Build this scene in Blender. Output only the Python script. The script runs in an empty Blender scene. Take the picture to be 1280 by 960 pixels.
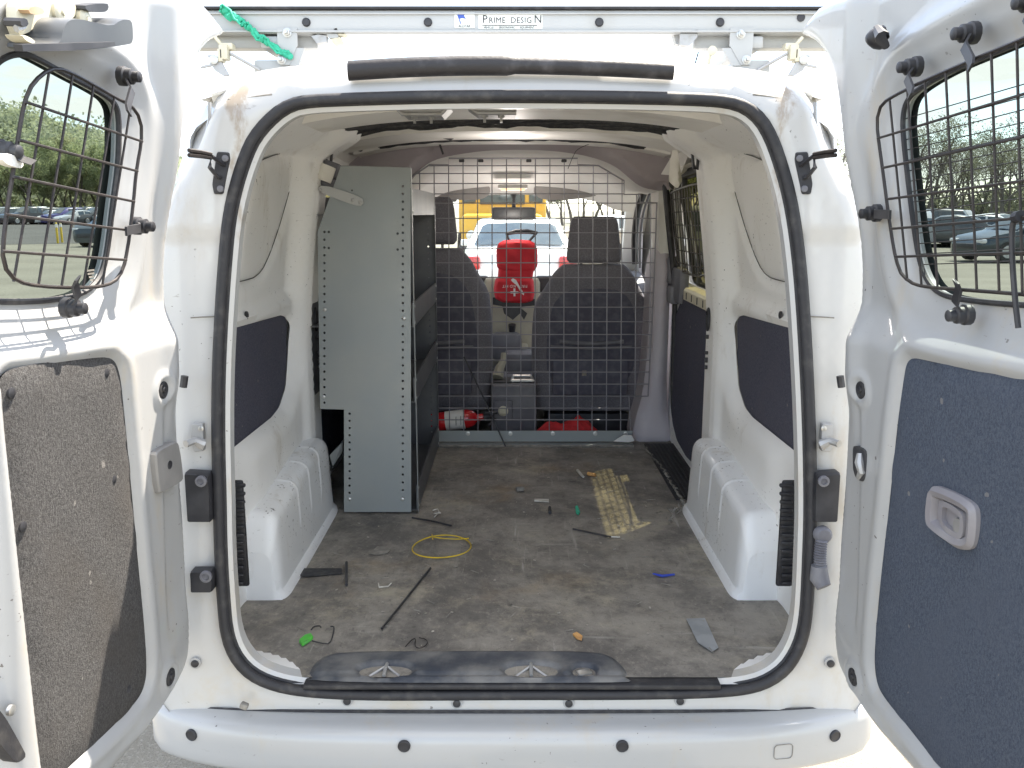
import bpy, bmesh, math, random
import numpy as np
from mathutils import Vector, Matrix, Quaternion
from mathutils.geometry import delaunay_2d_cdt
R = math.radians
rnd = random.Random(11)
sc = bpy.context.scene
COL = sc.collection

# ------------------------------------------------------------------ camera
F_PX = 1080.0                       # focal length in pixels of the 1280 x 960 photograph
PITCH = R(11.2)
CAM = Vector((0.0, -1.75, 1.545))
cd = bpy.data.cameras.new('camera')
cd.sensor_width = 36.0
cd.lens = F_PX / 1280.0 * 36.0
cd.clip_start = 0.02
cd.clip_end = 4000.0
cam = bpy.data.objects.new('camera', cd)
cam.location = CAM
cam.rotation_euler = (R(90) - PITCH, 0, 0)
COL.objects.link(cam)
sc.camera = cam

# ------------------------------------------------------------------ sky, sun, exposure
SUN = Vector((0.37, 0.41, 1.0)).normalized()
EXPOSURE = 2.15
SKY_STRENGTH = 0.145
SUN_STRENGTH = 4.5
sc.render.engine = 'CYCLES'
sc.view_settings.view_transform = 'Standard'
sc.view_settings.look = 'None'
sc.view_settings.gamma = 1.0
sc.view_settings.exposure = EXPOSURE
sc.view_settings.use_curve_mapping = False
sc.cycles.use_denoising = True
sc.cycles.max_bounces = 10
sc.cycles.diffuse_bounces = 6
sc.cycles.glossy_bounces = 4
sc.cycles.transmission_bounces = 6
sc.cycles.transparent_max_bounces = 24
sc.cycles.caustics_reflective = False
sc.cycles.caustics_refractive = False
sc.cycles.sample_clamp_indirect = 6.0

world = bpy.data.worlds.new('World')
sc.world = world
world.use_nodes = True
wn = world.node_tree
wn.nodes.clear()
def wnode(t, **kw):
    n = wn.nodes.new(t)
    for k, v in kw.items():
        setattr(n, k, v)
    return n
w_out = wnode('ShaderNodeOutputWorld')
w_bg = wnode('ShaderNodeBackground')
w_sky = wnode('ShaderNodeTexSky', sky_type='NISHITA', sun_disc=False)
w_sky.sun_elevation = math.asin(SUN.z)
w_sky.sun_rotation = math.atan2(SUN.x, SUN.y)
w_sky.air_density = 1.0
w_sky.dust_density = 0.5
w_tc = wnode('ShaderNodeTexCoord')
w_sep = wnode('ShaderNodeSeparateXYZ')
w_z = wnode('ShaderNodeMath', operation='MAXIMUM'); w_z.inputs[1].default_value = 0.0
w_z2 = wnode('ShaderNodeMath', operation='ADD'); w_z2.inputs[1].default_value = 0.12
w_dx = wnode('ShaderNodeMath', operation='DIVIDE')
w_dy = wnode('ShaderNodeMath', operation='DIVIDE')
w_cmb = wnode('ShaderNodeCombineXYZ')
w_noise = wnode('ShaderNodeTexNoise')
w_noise.inputs['Scale'].default_value = 0.9
w_noise.inputs['Detail'].default_value = 7.0
w_noise.inputs['Roughness'].default_value = 0.58
w_ramp = wnode('ShaderNodeValToRGB')
w_ramp.color_ramp.elements[0].position = 0.40
w_ramp.color_ramp.elements[1].position = 0.60
w_mix = wnode('ShaderNodeMixRGB')
w_mix.inputs['Color2'].default_value = (4.3, 4.2, 4.0, 1)
L = wn.links.new
L(w_tc.outputs['Generated'], w_sep.inputs[0])
L(w_sep.outputs['Z'], w_z.inputs[0]); L(w_z.outputs[0], w_z2.inputs[0])
L(w_sep.outputs['X'], w_dx.inputs[0]); L(w_z2.outputs[0], w_dx.inputs[1])
L(w_sep.outputs['Y'], w_dy.inputs[0]); L(w_z2.outputs[0], w_dy.inputs[1])
L(w_dx.outputs[0], w_cmb.inputs[0]); L(w_dy.outputs[0], w_cmb.inputs[1])
L(w_cmb.outputs[0], w_noise.inputs['Vector'])
L(w_noise.outputs['Fac'], w_ramp.inputs[0])
L(w_ramp.outputs[0], w_mix.inputs['Fac'])
L(w_sky.outputs[0], w_mix.inputs['Color1'])
L(w_mix.outputs[0], w_bg.inputs['Color'])
w_bg.inputs['Strength'].default_value = SKY_STRENGTH
L(w_bg.outputs[0], w_out.inputs[0])

sl = bpy.data.lights.new('sun', 'SUN')
sl.energy = SUN_STRENGTH
sl.angle = R(0.53)
sl.color = (1.0, 0.91, 0.78)
so = bpy.data.objects.new('sun', sl)
so.rotation_euler = SUN.to_track_quat('Z', 'Y').to_euler()
so.location = (8, 8, 20)
COL.objects.link(so)

# ------------------------------------------------------------------ measuring: where the sight line of a photo pixel meets a real surface
FW = Vector((0, math.cos(PITCH), -math.sin(PITCH)))
UP = Vector((0, math.sin(PITCH), math.cos(PITCH)))
def ray(px, py):
    return FW + Vector(((px - 640.0) / F_PX, 0, 0)) + UP * ((480.0 - py) / F_PX)
def hit(px, py, p, n):
    d = ray(px, py)
    t = (Vector(p) - CAM).dot(n) / d.dot(n)
    return CAM + d * t
def onX(px, py, x): return hit(px, py, (x, 0, 0), Vector((1, 0, 0)))
def onY(px, py, y): return hit(px, py, (0, y, 0), Vector((0, 1, 0)))
def onZ(px, py, z): return hit(px, py, (0, 0, z), Vector((0, 0, 1)))

# ------------------------------------------------------------------ materials
def nodes_of(name):
    m = bpy.data.materials.new(name)
    m.use_nodes = True
    t = m.node_tree
    b = t.nodes['Principled BSDF']
    return m, t, b
class NT:
    """small node helper"""
    def __init__(s, t):
        s.t = t
        s.tc = t.nodes.new('ShaderNodeTexCoord')
    def n(s, typ, **kw):
        x = s.t.nodes.new(typ)
        for k, v in kw.items():
            setattr(x, k, v)
        return x
    def link(s, a, b): s.t.links.new(a, b)
    def coords(s, scale=(1, 1, 1), rot=(0, 0, 0), loc=(0, 0, 0), space='Object'):
        m = s.n('ShaderNodeMapping')
        m.inputs['Scale'].default_value = scale
        m.inputs['Rotation'].default_value = rot
        m.inputs['Location'].default_value = loc
        s.link(s.tc.outputs[space], m.inputs[0])
        return m.outputs[0]
    def noise(s, scale, detail=4, rough=0.55, vec=None, dist=0.0):
        x = s.n('ShaderNodeTexNoise')
        x.inputs['Scale'].default_value = scale
        x.inputs['Detail'].default_value = detail
        x.inputs['Roughness'].default_value = rough
        x.inputs['Distortion'].default_value = dist
        s.link(vec if vec is not None else s.tc.outputs['Object'], x.inputs['Vector'])
        return x.outputs['Fac']
    def ramp(s, fac, lo, hi, inv=False):
        r = s.n('ShaderNodeMapRange')
        r.interpolation_type = 'SMOOTHSTEP'
        r.inputs['From Min'].default_value = lo
        r.inputs['From Max'].default_value = hi
        r.inputs['To Min'].default_value = 1.0 if inv else 0.0
        r.inputs['To Max'].default_value = 0.0 if inv else 1.0
        s.link(fac, r.inputs['Value'])
        return r.outputs['Result']
    def mul(s, a, k):
        x = s.n('ShaderNodeMath', operation='MULTIPLY')
        s.link(a, x.inputs[0])
        if isinstance(k, (int, float)): x.inputs[1].default_value = k
        else: s.link(k, x.inputs[1])
        return x.outputs[0]
    def math(s, op, a, b):
        x = s.n('ShaderNodeMath', operation=op)
        for i, v in enumerate((a, b)):
            if isinstance(v, (int, float)): x.inputs[i].default_value = v
            else: s.link(v, x.inputs[i])
        return x.outputs[0]
    def mix(s, fac, c1, c2, mode='MIX'):
        x = s.n('ShaderNodeMixRGB', blend_type=mode)
        for sock, v in ((x.inputs['Fac'], fac), (x.inputs['Color1'], c1), (x.inputs['Color2'], c2)):
            if isinstance(v, (int, float)): sock.default_value = v
            elif isinstance(v, (tuple, list)): sock.default_value = (*v[:3], 1)
            else: s.link(v, sock)
        return x.outputs[0]
    def bump(s, b, height, strength=0.3, dist=0.01):
        x = s.n('ShaderNodeBump')
        x.inputs['Strength'].default_value = strength
        x.inputs['Distance'].default_value = dist
        s.link(height, x.inputs['Height'])
        s.link(x.outputs[0], b.inputs['Normal'])

def mat(name, col, rough=0.5, metal=0.0, col2=None, scale=8.0, lo=0.4, hi=0.7, amt=1.0, bump=0.0, bscale=60.0, bdist=0.004, spec=0.5, coat=0.0, rvar=0.0):
    m, t, b = nodes_of(name)
    b.inputs['Base Color'].default_value = (*col, 1)
    b.inputs['Roughness'].default_value = rough
    b.inputs['Metallic'].default_value = metal
    b.inputs['Specular IOR Level'].default_value = spec
    b.inputs['Coat Weight'].default_value = coat
    N = NT(t)
    if col2 is not None:
        f = N.mul(N.ramp(N.noise(scale, 6), lo, hi), amt)
        N.link(N.mix(f, col, col2), b.inputs['Base Color'])
    if rvar:
        r = N.n('ShaderNodeMapRange')
        r.inputs['From Min'].default_value = 0.3; r.inputs['From Max'].default_value = 0.7
        r.inputs['To Min'].default_value = rough - rvar; r.inputs['To Max'].default_value = rough + rvar
        N.link(N.noise(9.0, 5), r.inputs['Value'])
        N.link(r.outputs[0], b.inputs['Roughness'])
    if bump:
        N.bump(b, N.noise(bscale, 3), bump, bdist)
    return m

def paint(name, col, grime=0.5, rough=0.38, specks=True, coat=0.55, dens=0.0):
    """van paint: large tint drift, brown grime streaks, small dark specks and scuffs"""
    m, t, b = nodes_of(name)
    N = NT(t)
    b.inputs['Coat Weight'].default_value = coat
    b.inputs['Coat Roughness'].default_value = 0.08
    c = N.mix(N.mul(N.ramp(N.noise(2.2, 4), 0.4, 0.75), 0.35), col, (col[0]*.93, col[1]*.91, col[2]*.86))
    g = N.noise(5.0, 9, 0.72, N.coords((1.6, 1.6, 0.55)))
    c = N.mix(N.mul(N.ramp(g, 0.54, 0.74), 0.5 * grime), c, (0.42, 0.36, 0.27))
    if specks:
        s1 = N.ramp(N.noise(95.0, 2, 0.5), 0.715 - .045 * dens, 0.745 - .045 * dens)
        patch = N.ramp(N.noise(4.0, 3), 0.46 - .08 * dens, 0.62 - .08 * dens)
        c = N.mix(N.mul(N.mul(s1, patch), 0.9), c, (0.10, 0.09, 0.085))
        s2 = N.ramp(N.noise(36.0, 3, 0.6, N.coords((1, 1, 3.5), (0.5, 0.9, 0.3))), 0.695 - .05 * dens, 0.715 - .05 * dens)
        c = N.mix(N.mul(N.mul(s2, patch), 0.55), c, (0.24, 0.22, 0.2))
    N.link(c, b.inputs['Base Color'])
    r = N.n('ShaderNodeMapRange')
    r.inputs['From Min'].default_value = 0.35; r.inputs['From Max'].default_value = 0.75
    r.inputs['To Min'].default_value = rough - 0.08; r.inputs['To Max'].default_value = rough + 0.22
    N.link(g, r.inputs['Value'])
    N.link(r.outputs[0], b.inputs['Roughness'])
    N.bump(b, N.noise(14.0, 3), 0.06, 0.01)
    return m

def frame_paint():
    """paint of the door aperture with the two rusty brown streaks below the roof corners"""
    m = paint('aperture_paint', (0.505, 0.505, 0.50), 1.2)  # same paint as the doors, base lightened against the shade between them
    t = m.node_tree
    b = t.nodes['Principled BSDF']
    N = NT(t)
    base = b.inputs['Base Color'].links[0].from_socket
    g = N.n('ShaderNodeNewGeometry')
    sep = N.n('ShaderNodeSeparateXYZ')
    N.link(g.outputs['Position'], sep.inputs[0])
    ax = N.math('ABSOLUTE', sep.outputs['X'], 0)
    wob = N.mul(N.math('SUBTRACT', N.noise(10.0, 5), 0.5), 0.10)
    d = N.math('ABSOLUTE', N.math('SUBTRACT', N.math('ADD', ax, wob), 0.552), 0)
    d = N.math('SUBTRACT', d, N.mul(N.ramp(sep.outputs['Z'], 1.70, 1.76), 0.016))
    streak = N.mul(N.ramp(d, 0.000, 0.013, True), N.ramp(sep.outputs['Z'], 1.36, 1.60))
    streak = N.mul(streak, N.ramp(N.noise(26.0, 6, 0.7, N.coords((1, 1, 0.3))), 0.40, 0.58))
    c = N.mix(N.mul(streak, 0.7), base, (0.27, 0.20, 0.13))
    low = N.mul(N.ramp(sep.outputs['Z'], 0.6, 0.95, True), N.ramp(N.noise(6.0, 6, 0.7), 0.45, 0.7))
    c = N.mix(N.mul(low, 0.6), c, (0.50, 0.44, 0.34))
    N.link(c, b.inputs['Base Color'])
    return m

def carpet(name, dark, light, tint):
    m, t, b = nodes_of(name)
    N = NT(t)
    b.inputs['Roughness'].default_value = 0.95
    b.inputs['Specular IOR Level'].default_value = 0.1
    n1 = N.noise(300.0, 5, 0.85, N.coords((1.0, 1.0, 0.55), (0.3, 0.2, 0.5)))
    n2 = N.noise(520.0, 2, 0.7)
    c = N.mix(N.ramp(n1, 0.36, 0.66), dark, light)
    c = N.mix(N.mul(N.ramp(n2, 0.56, 0.66), 0.5), c, tint)
    c = N.mix(N.mul(N.ramp(N.noise(6.0, 5), 0.42, 0.72), 0.5), c, (dark[0]*1.7, dark[1]*1.6, dark[2]*1.45))
    fl = N.ramp(N.noise(48.0, 1, 0.4, N.coords((1.3, 1.0, 0.9), (0.4, 0.2, 0.9))), 0.765, 0.785)
    c = N.mix(N.mul(fl, 0.5), c, (0.35, 0.33, 0.31))
    N.link(c, b.inputs['Base Color'])
    N.bump(b, n1, 0.9, 0.006)
    return m

def floor_material():
    m, t, b = nodes_of('dirty_load_floor')
    N = NT(t)
    base = N.mix(N.ramp(N.noise(3.4, 10, 0.72), 0.38, 0.62), (0.125, 0.116, 0.107), (0.285, 0.263, 0.23))
    dust = N.ramp(N.noise(4.2, 11, 0.76, N.coords((1, 1, 1), (0, 0, 0.5), (3, 1, 0))), 0.50, 0.72)
    c = N.mix(N.mul(dust, 0.8), base, (0.42, 0.375, 0.285))
    rust = N.ramp(N.noise(2.1, 6, 0.6, N.coords((1, 1, 1), (0, 0, 0), (7, 4, 0))), 0.56, 0.74)
    c = N.mix(N.mul(rust, 0.55), c, (0.30, 0.205, 0.105))
    sx = N.ramp(N.noise(30.0, 4, 0.6, N.coords((0.10, 1.6, 1), (0, 0, 0.35))), 0.60, 0.70)
    c = N.mix(N.mul(N.mul(sx, N.ramp(N.noise(3.0, 3), 0.44, 0.6)), 0.5), c, (0.46, 0.44, 0.40))
    sy = N.ramp(N.noise(26.0, 4, 0.6, N.coords((1.7, 0.12, 1), (0, 0, -0.5), (2, 9, 0))), 0.62, 0.70)
    c = N.mix(N.mul(N.mul(sy, N.ramp(N.noise(2.4, 3), 0.47, 0.6)), 0.5), c, (0.48, 0.455, 0.42))
    blot = N.ramp(N.noise(9.0, 7, 0.7, N.coords((1, 1, 1), (0, 0, 1.1), (1, 5, 0))), 0.62, 0.72)
    c = N.mix(N.mul(blot, 0.9), c, (0.045, 0.042, 0.044))
    fm = N.noise(38.0, 8, 0.78, N.coords((1, 0.7, 1), (0, 0, 0.4)))
    c = N.mix(N.mul(N.ramp(fm, 0.53, 0.66), 0.55), c, (0.36, 0.33, 0.285))
    c = N.mix(N.mul(N.ramp(fm, 0.34, 0.46, True), 0.5), c, (0.055, 0.052, 0.05))
    drag = N.ramp(N.noise(60.0, 5, 0.7, N.coords((1.2, 0.045, 1), (0, 0, 0.12))), 0.58, 0.68)
    c = N.mix(N.mul(N.mul(drag, N.ramp(N.noise(1.7, 3), 0.42, 0.58)), 0.4), c, (0.40, 0.375, 0.335))
    sp = N.ramp(N.noise(150.0, 2, 0.5), 0.70, 0.74)
    c = N.mix(N.mul(sp, 0.55), c, (0.36, 0.34, 0.30))
    sp2 = N.ramp(N.noise(120.0, 2, 0.5, N.coords((1, 1, 1), (0, 0, 0), (5, 5, 5))), 0.70, 0.74)
    c = N.mix(N.mul(sp2, 0.6), c, (0.03, 0.027, 0.025))
    N.link(c, b.inputs['Base Color'])
    r = N.n('ShaderNodeMapRange')
    r.inputs['To Min'].default_value = 0.42; r.inputs['To Max'].default_value = 0.85
    N.link(N.noise(4.0, 6), r.inputs['Value'])
    N.link(r.outputs[0], b.inputs['Roughness'])
    N.bump(b, N.noise(55.0, 6, 0.7), 0.35, 0.006)
    return m

def glass(name, tint, gloss=0.10):
    m = bpy.data.materials.new(name)
    m.use_nodes = True
    t = m.node_tree
    t.nodes.clear()
    o = t.nodes.new('ShaderNodeOutputMaterial')
    mx = t.nodes.new('ShaderNodeMixShader')
    tr = t.nodes.new('ShaderNodeBsdfTransparent')
    tr.inputs[0].default_value = (*tint, 1)
    gl = t.nodes.new('ShaderNodeBsdfGlossy')
    gl.inputs['Roughness'].default_value = 0.03
    lw = t.nodes.new('ShaderNodeLayerWeight')          # same on both faces of a single sheet
    lw.inputs['Blend'].default_value = 0.5
    pw = t.nodes.new('ShaderNodeMath'); pw.operation = 'POWER'; pw.inputs[1].default_value = 5.0
    ma = t.nodes.new('ShaderNodeMath'); ma.operation = 'MULTIPLY_ADD'; ma.inputs[1].default_value = 0.16; ma.inputs[2].default_value = 0.03
    t.links.new(lw.outputs['Facing'], pw.inputs[0])
    t.links.new(pw.outputs[0], ma.inputs[0])
    t.links.new(ma.outputs[0], mx.inputs[0])
    t.links.new(tr.outputs[0], mx.inputs[1])
    t.links.new(gl.outputs[0], mx.inputs[2])
    t.links.new(mx.outputs[0], o.inputs[0])
    return m

def leaf_mat(name, c1, c2, c3, scale=0.25):
    m, t, b = nodes_of(name)
    N = NT(t)
    g = N.n('ShaderNodeNewGeometry')
    pos = g.outputs['Position']
    c = N.mix(N.ramp(N.noise(scale, 4, 0.6, pos), 0.38, 0.62), c1, c2)
    c = N.mix(N.mul(N.ramp(N.noise(scale * 0.45, 3, 0.5, pos), 0.52, 0.66), 0.8), c, c3)
    N.link(c, b.inputs['Base Color'])
    b.inputs['Roughness'].default_value = 0.7
    b.inputs['Specular IOR Level'].default_value = 0.2
    tl_ = N.n('ShaderNodeBsdfTranslucent')               # light passing through thin leaves
    N.link(N.mix(0.5, c, (c3[0] * 1.2, c3[1] * 1.35, c3[2])), tl_.inputs['Color'])
    ms = N.n('ShaderNodeMixShader'); ms.inputs[0].default_value = 0.45
    out_ = t.nodes['Material Output']
    N.link(b.outputs[0], ms.inputs[1]); N.link(tl_.outputs[0], ms.inputs[2]); N.link(ms.outputs[0], out_.inputs['Surface'])
    return m

def ground_mat(name, c1, c2, c3, scale, fine):
    m, t, b = nodes_of(name)
    N = NT(t)
    c = N.mix(N.ramp(N.noise(scale, 8, 0.65), 0.36, 0.66), c1, c2)
    c = N.mix(N.mul(N.ramp(N.noise(fine, 3, 0.7), 0.52, 0.66), 0.75), c, c3)
    c = N.mix(N.mul(N.ramp(N.noise(fine * 2.1, 2, 0.7), 0.58, 0.66), 0.6), c, (c1[0]*.35, c1[1]*.35, c1[2]*.35))
    st = N.ramp(N.noise(0.35, 5, 0.6, N.coords((0.12, 1.0, 1), (0, 0, 0.45))), 0.5, 0.64)
    c = N.mix(N.mul(st, 0.35), c, (c1[0]*.6, c1[1]*.58, c1[2]*.55))
    N.link(c, b.inputs['Base Color'])
    b.inputs['Roughness'].default_value = 0.95
    b.inputs['Specular IOR Level'].default_value = 0.15
    N.bump(b, N.noise(fine, 4, 0.7), 0.7, 0.02)
    return m

def car_paint():
    m, t, b = nodes_of('car_paint')
    N = NT(t)
    oi = N.n('ShaderNodeObjectInfo')
    N.link(oi.outputs['Color'], b.inputs['Base Color'])
    b.inputs['Roughness'].default_value = 0.3
    b.inputs['Coat Weight'].default_value = 0.6
    return m

M = {}
M['white'] = paint('white_van_paint', (0.385, 0.39, 0.395), 1.1)  # outside copy of the van paint, base darkened against the stronger light outdoors
M['frame'] = frame_paint()
M['inner'] = paint('white_inner_paint', (0.83, 0.825, 0.81), 0.8, 0.55, True, 0.0, 0.3)
M['arch'] = paint('scuffed_arch_paint', (0.78, 0.79, 0.80), 1.2, 0.42, True, 0.2, 0.75)
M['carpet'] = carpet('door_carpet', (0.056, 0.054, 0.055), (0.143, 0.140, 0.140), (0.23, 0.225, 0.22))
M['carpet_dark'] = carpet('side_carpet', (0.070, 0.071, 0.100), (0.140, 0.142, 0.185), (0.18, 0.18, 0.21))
M['floor'] = floor_material()
M['rubber'] = mat('black_rubber', (0.022, 0.022, 0.026), 0.6, 0, (0.09, 0.085, 0.08), 31, 0.46, 0.8, 0.6, 0.2, 90)
M['trim'] = mat('black_trim', (0.020, 0.018, 0.020), 0.55, 0, (0.09, 0.085, 0.09), 20, 0.5, 0.8, 0.7, 0.2, 120)
M['plastic'] = mat('black_plastic', (0.022, 0.022, 0.026), 0.48, 0, (0.05, 0.05, 0.055), 12, 0.45, 0.7, 0.8)
M['sill'] = mat('blue_black_sill_plastic', (0.034, 0.041, 0.056), 0.48, 0, (0.20, 0.195, 0.185), 9, 0.38, 0.70, 0.8, 0.3, 60)
M['darkgrey'] = mat('dark_grey_plastic', (0.13, 0.13, 0.15), 0.6, 0, (0.19, 0.19, 0.205), 10)
M['grey_plastic'] = mat('grey_plastic', (0.20, 0.195, 0.19), 0.55, 0, (0.26, 0.25, 0.24), 10)
M['trim_purple'] = mat('grey_purple_trim', (0.52, 0.48, 0.51), 0.75, 0, (0.58, 0.55, 0.57), 5, 0.4, 0.75, 0.7, 0.25, 200)
M['overhead'] = mat('mauve_overhead_trim', (0.36, 0.32, 0.34), 0.8, 0, (0.43, 0.395, 0.41), 5, 0.4, 0.75, 0.7, 0.25, 200)
M['headliner'] = mat('pale_headliner', (0.76, 0.745, 0.71), 0.95, 0, (0.68, 0.66, 0.63), 6, 0.4, 0.7, 0.6, 0.3, 300)
M['ceiling'] = mat('cream_roof_paint', (0.84, 0.82, 0.78), 0.5, 0, (0.48, 0.44, 0.38), 4, 0.45, 0.8, 0.6)
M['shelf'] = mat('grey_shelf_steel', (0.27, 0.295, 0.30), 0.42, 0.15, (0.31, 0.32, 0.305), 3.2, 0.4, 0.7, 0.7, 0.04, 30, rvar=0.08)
M['shelf_shaded'] = mat('shaded_shelf_steel', (0.095, 0.10, 0.112), 0.42, 0.15, (0.13, 0.135, 0.14), 6)  # shelf steel again, with the shade inside the unit put into its colour
M['steel'] = mat('zinc_steel', (0.55, 0.55, 0.54), 0.38, 0.85, (0.36, 0.32, 0.27), 22, 0.5, 0.8, 0.7)
M['alu'] = mat('white_rack_aluminium', (0.42, 0.425, 0.42), 0.42, 0.1, (0.34, 0.32, 0.28), 7, 0.5, 0.85, 0.5)
M['cast'] = mat('cast_alloy', (0.42, 0.42, 0.42), 0.5, 0.5, (0.28, 0.25, 0.2), 30, 0.5, 0.8, 0.7)
M['cream_metal'] = mat('cream_zinc_plate', (0.62, 0.58, 0.45), 0.5, 0.2, (0.45, 0.38, 0.27), 18, 0.5, 0.8, 0.6)
M['wire'] = mat('grey_coated_wire', (0.29, 0.285, 0.31), 0.4, 0.35, (0.2, 0.19, 0.18), 20, 0.5, 0.8, 0.6)
M['guard'] = mat('dark_bronze_wire', (0.040, 0.034, 0.033), 0.45, 0.4, (0.09, 0.075, 0.065), 40, 0.5, 0.8, 0.6)
M['seat'] = mat('charcoal_seat_fabric', (0.175, 0.17, 0.192), 0.95, 0, (0.245, 0.238, 0.262), 160, 0.4, 0.7, 0.8, 0.4, 400, spec=0.15)
M['seat_panel'] = mat('black_seat_back_panel', (0.088, 0.088, 0.118), 0.7, 0, (0.13, 0.13, 0.16), 30)
M['beige'] = mat('beige_dash_plastic', (0.42, 0.40, 0.32), 0.6, 0, (0.36, 0.34, 0.27), 9)
M['visor'] = mat('visor_fabric', (0.27, 0.26, 0.25), 0.9, 0, (0.22, 0.21, 0.205), 6)
M['mirror'] = mat('mirror_shell', (0.05, 0.055, 0.062), 0.4, 0, (0.08, 0.085, 0.09), 6)
M['red'] = mat('red_nylon', (0.60, 0.018, 0.030), 0.7, 0, (0.42, 0.010, 0.022), 9, 0.45, 0.7, 0.7, 0.35, 260)
M['red_cloth'] = mat('red_rag_cloth', (0.55, 0.030, 0.035), 0.9, 0, (0.38, 0.015, 0.02), 30, 0.4, 0.7, 0.7, 0.5, 300)
M['red_paint'] = mat('red_enamel', (0.55, 0.012, 0.018), 0.25, 0, (0.40, 0.012, 0.018), 14, 0.5, 0.8, 0.6, coat=0.5)
M['label'] = mat('paper_label', (0.74, 0.73, 0.70), 0.6, 0, (0.6, 0.57, 0.5), 20, 0.5, 0.8, 0.5)
M['ink'] = mat('dark_print', (0.03, 0.03, 0.035), 0.6, 0, (0.06, 0.06, 0.06), 60)
M['blue_ink'] = mat('blue_print', (0.05, 0.10, 0.42), 0.5, 0, (0.08, 0.14, 0.5), 60)
M['white_print'] = mat('white_print', (0.80, 0.78, 0.76), 0.7, 0, (0.7, 0.66, 0.64), 60)
M['cloth'] = mat('white_cloth', (0.74, 0.72, 0.66), 0.95, 0, (0.62, 0.59, 0.52), 12, 0.4, 0.7, 0.6, 0.4, 300)
M['green_strap'] = mat('green_strap_webbing', (0.03, 0.40, 0.24), 0.7, 0, (0.06, 0.52, 0.36), 40, 0.4, 0.7, 0.7, 0.6, 200)
M['yellow'] = mat('yellow_insulation', (0.60, 0.42, 0.02), 0.5, 0, (0.45, 0.33, 0.05), 20)
M['green'] = mat('bright_green_plastic', (0.08, 0.50, 0.05), 0.5, 0, (0.10, 0.38, 0.08), 30)
M['blue'] = mat('blue_plastic', (0.03, 0.06, 0.45), 0.4, 0, (0.05, 0.09, 0.35), 30)
M['tape'] = mat('grey_tape', (0.30, 0.32, 0.34), 0.35, 0.3, (0.40, 0.42, 0.44), 14, 0.4, 0.6, 0.8, 0.5, 40)
M['orange'] = mat('orange_scrap', (0.62, 0.34, 0.12), 0.6, 0, (0.5, 0.26, 0.1), 30)
M['pale'] = mat('pale_scrap', (0.62, 0.60, 0.55), 0.8, 0, (0.45, 0.42, 0.36), 40)
M['dirtgrey'] = mat('grey_scrap', (0.20, 0.19, 0.17), 0.85, 0, (0.30, 0.28, 0.25), 40)
M['glass_door'] = glass('rear_door_glass', (0.33, 0.375, 0.365))
M['glass_side'] = glass('side_glass', (0.10, 0.095, 0.052))
M['glass_clear'] = glass('windscreen_glass', (0.86, 0.90, 0.88))
M['dark_glass'] = mat('dark_car_glass', (0.03, 0.045, 0.055), 0.08, 0, (0.05, 0.07, 0.08), 2, spec=0.9)
M['lens'] = mat('lamp_lens', (0.55, 0.42, 0.30), 0.3, 0, (0.6, 0.45, 0.3), 20)
m_, t_, b_ = nodes_of('lit_dome_lamp')
b_.inputs['Base Color'].default_value = (0.8, 0.5, 0.3, 1)
b_.inputs['Emission Color'].default_value = (1.0, 0.50, 0.25, 1)
b_.inputs['Emission Strength'].default_value = 0.45
M['lamp'] = m_
M['car'] = car_paint()
M['tyre'] = mat('tyre_rubber', (0.018, 0.018, 0.018), 0.85, 0, (0.05, 0.045, 0.04), 12)
M['rim'] = mat('alloy_rim', (0.40, 0.40, 0.41), 0.35, 0.7, (0.3, 0.3, 0.3), 12)
M['car_lamp'] = mat('car_lamp', (0.62, 0.63, 0.64), 0.15, 0.2, (0.5, 0.5, 0.5), 12)
M['tail'] = mat('red_tail_lamp', (0.50, 0.02, 0.02), 0.2, 0, (0.4, 0.02, 0.02), 12)
M['bus_yellow'] = mat('bus_yellow', (0.62, 0.35, 0.02), 0.4, 0, (0.52, 0.30, 0.03), 2.0)
M['ground'] = ground_mat('tan_gravel', (0.205, 0.197, 0.165), (0.165, 0.158, 0.132), (0.25, 0.24, 0.205), 0.35, 22.0)
M['near_ground'] = ground_mat('grey_gravel', (0.295, 0.272, 0.228), (0.235, 0.216, 0.18), (0.38, 0.36, 0.31), 1.3, 85.0)
M['asphalt'] = ground_mat('grey_asphalt', (0.105, 0.104, 0.10), (0.085, 0.084, 0.082), (0.14, 0.137, 0.133), 0.3, 18.0)
M['hill'] = ground_mat('hill_soil', (0.06, 0.075, 0.03), (0.09, 0.09, 0.04), (0.12, 0.10, 0.06), 0.1, 2.0)
M['leaf_hill'] = leaf_mat('hill_foliage', (0.27, 0.30, 0.23), (0.36, 0.39, 0.27), (0.41, 0.39, 0.29), 0.05)  # greens made pale and grey to stand in for distance haze
M['leaf_tree'] = leaf_mat('tree_foliage', (0.26, 0.30, 0.18), (0.34, 0.38, 0.22), (0.38, 0.36, 0.24), 0.2)
M['leaf_bare'] = leaf_mat('budding_twigs', (0.15, 0.16, 0.12), (0.19, 0.205, 0.135), (0.17, 0.155, 0.13), 0.5)
M['bark'] = mat('bark', (0.085, 0.07, 0.055), 0.95, 0, (0.15, 0.13, 0.11), 4, 0.4, 0.7, 0.8, 0.6, 20)
M['bark_grey'] = mat('grey_bark', (0.11, 0.098, 0.085), 0.95, 0, (0.17, 0.155, 0.14), 4, 0.4, 0.7, 0.8, 0.6, 20)

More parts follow.
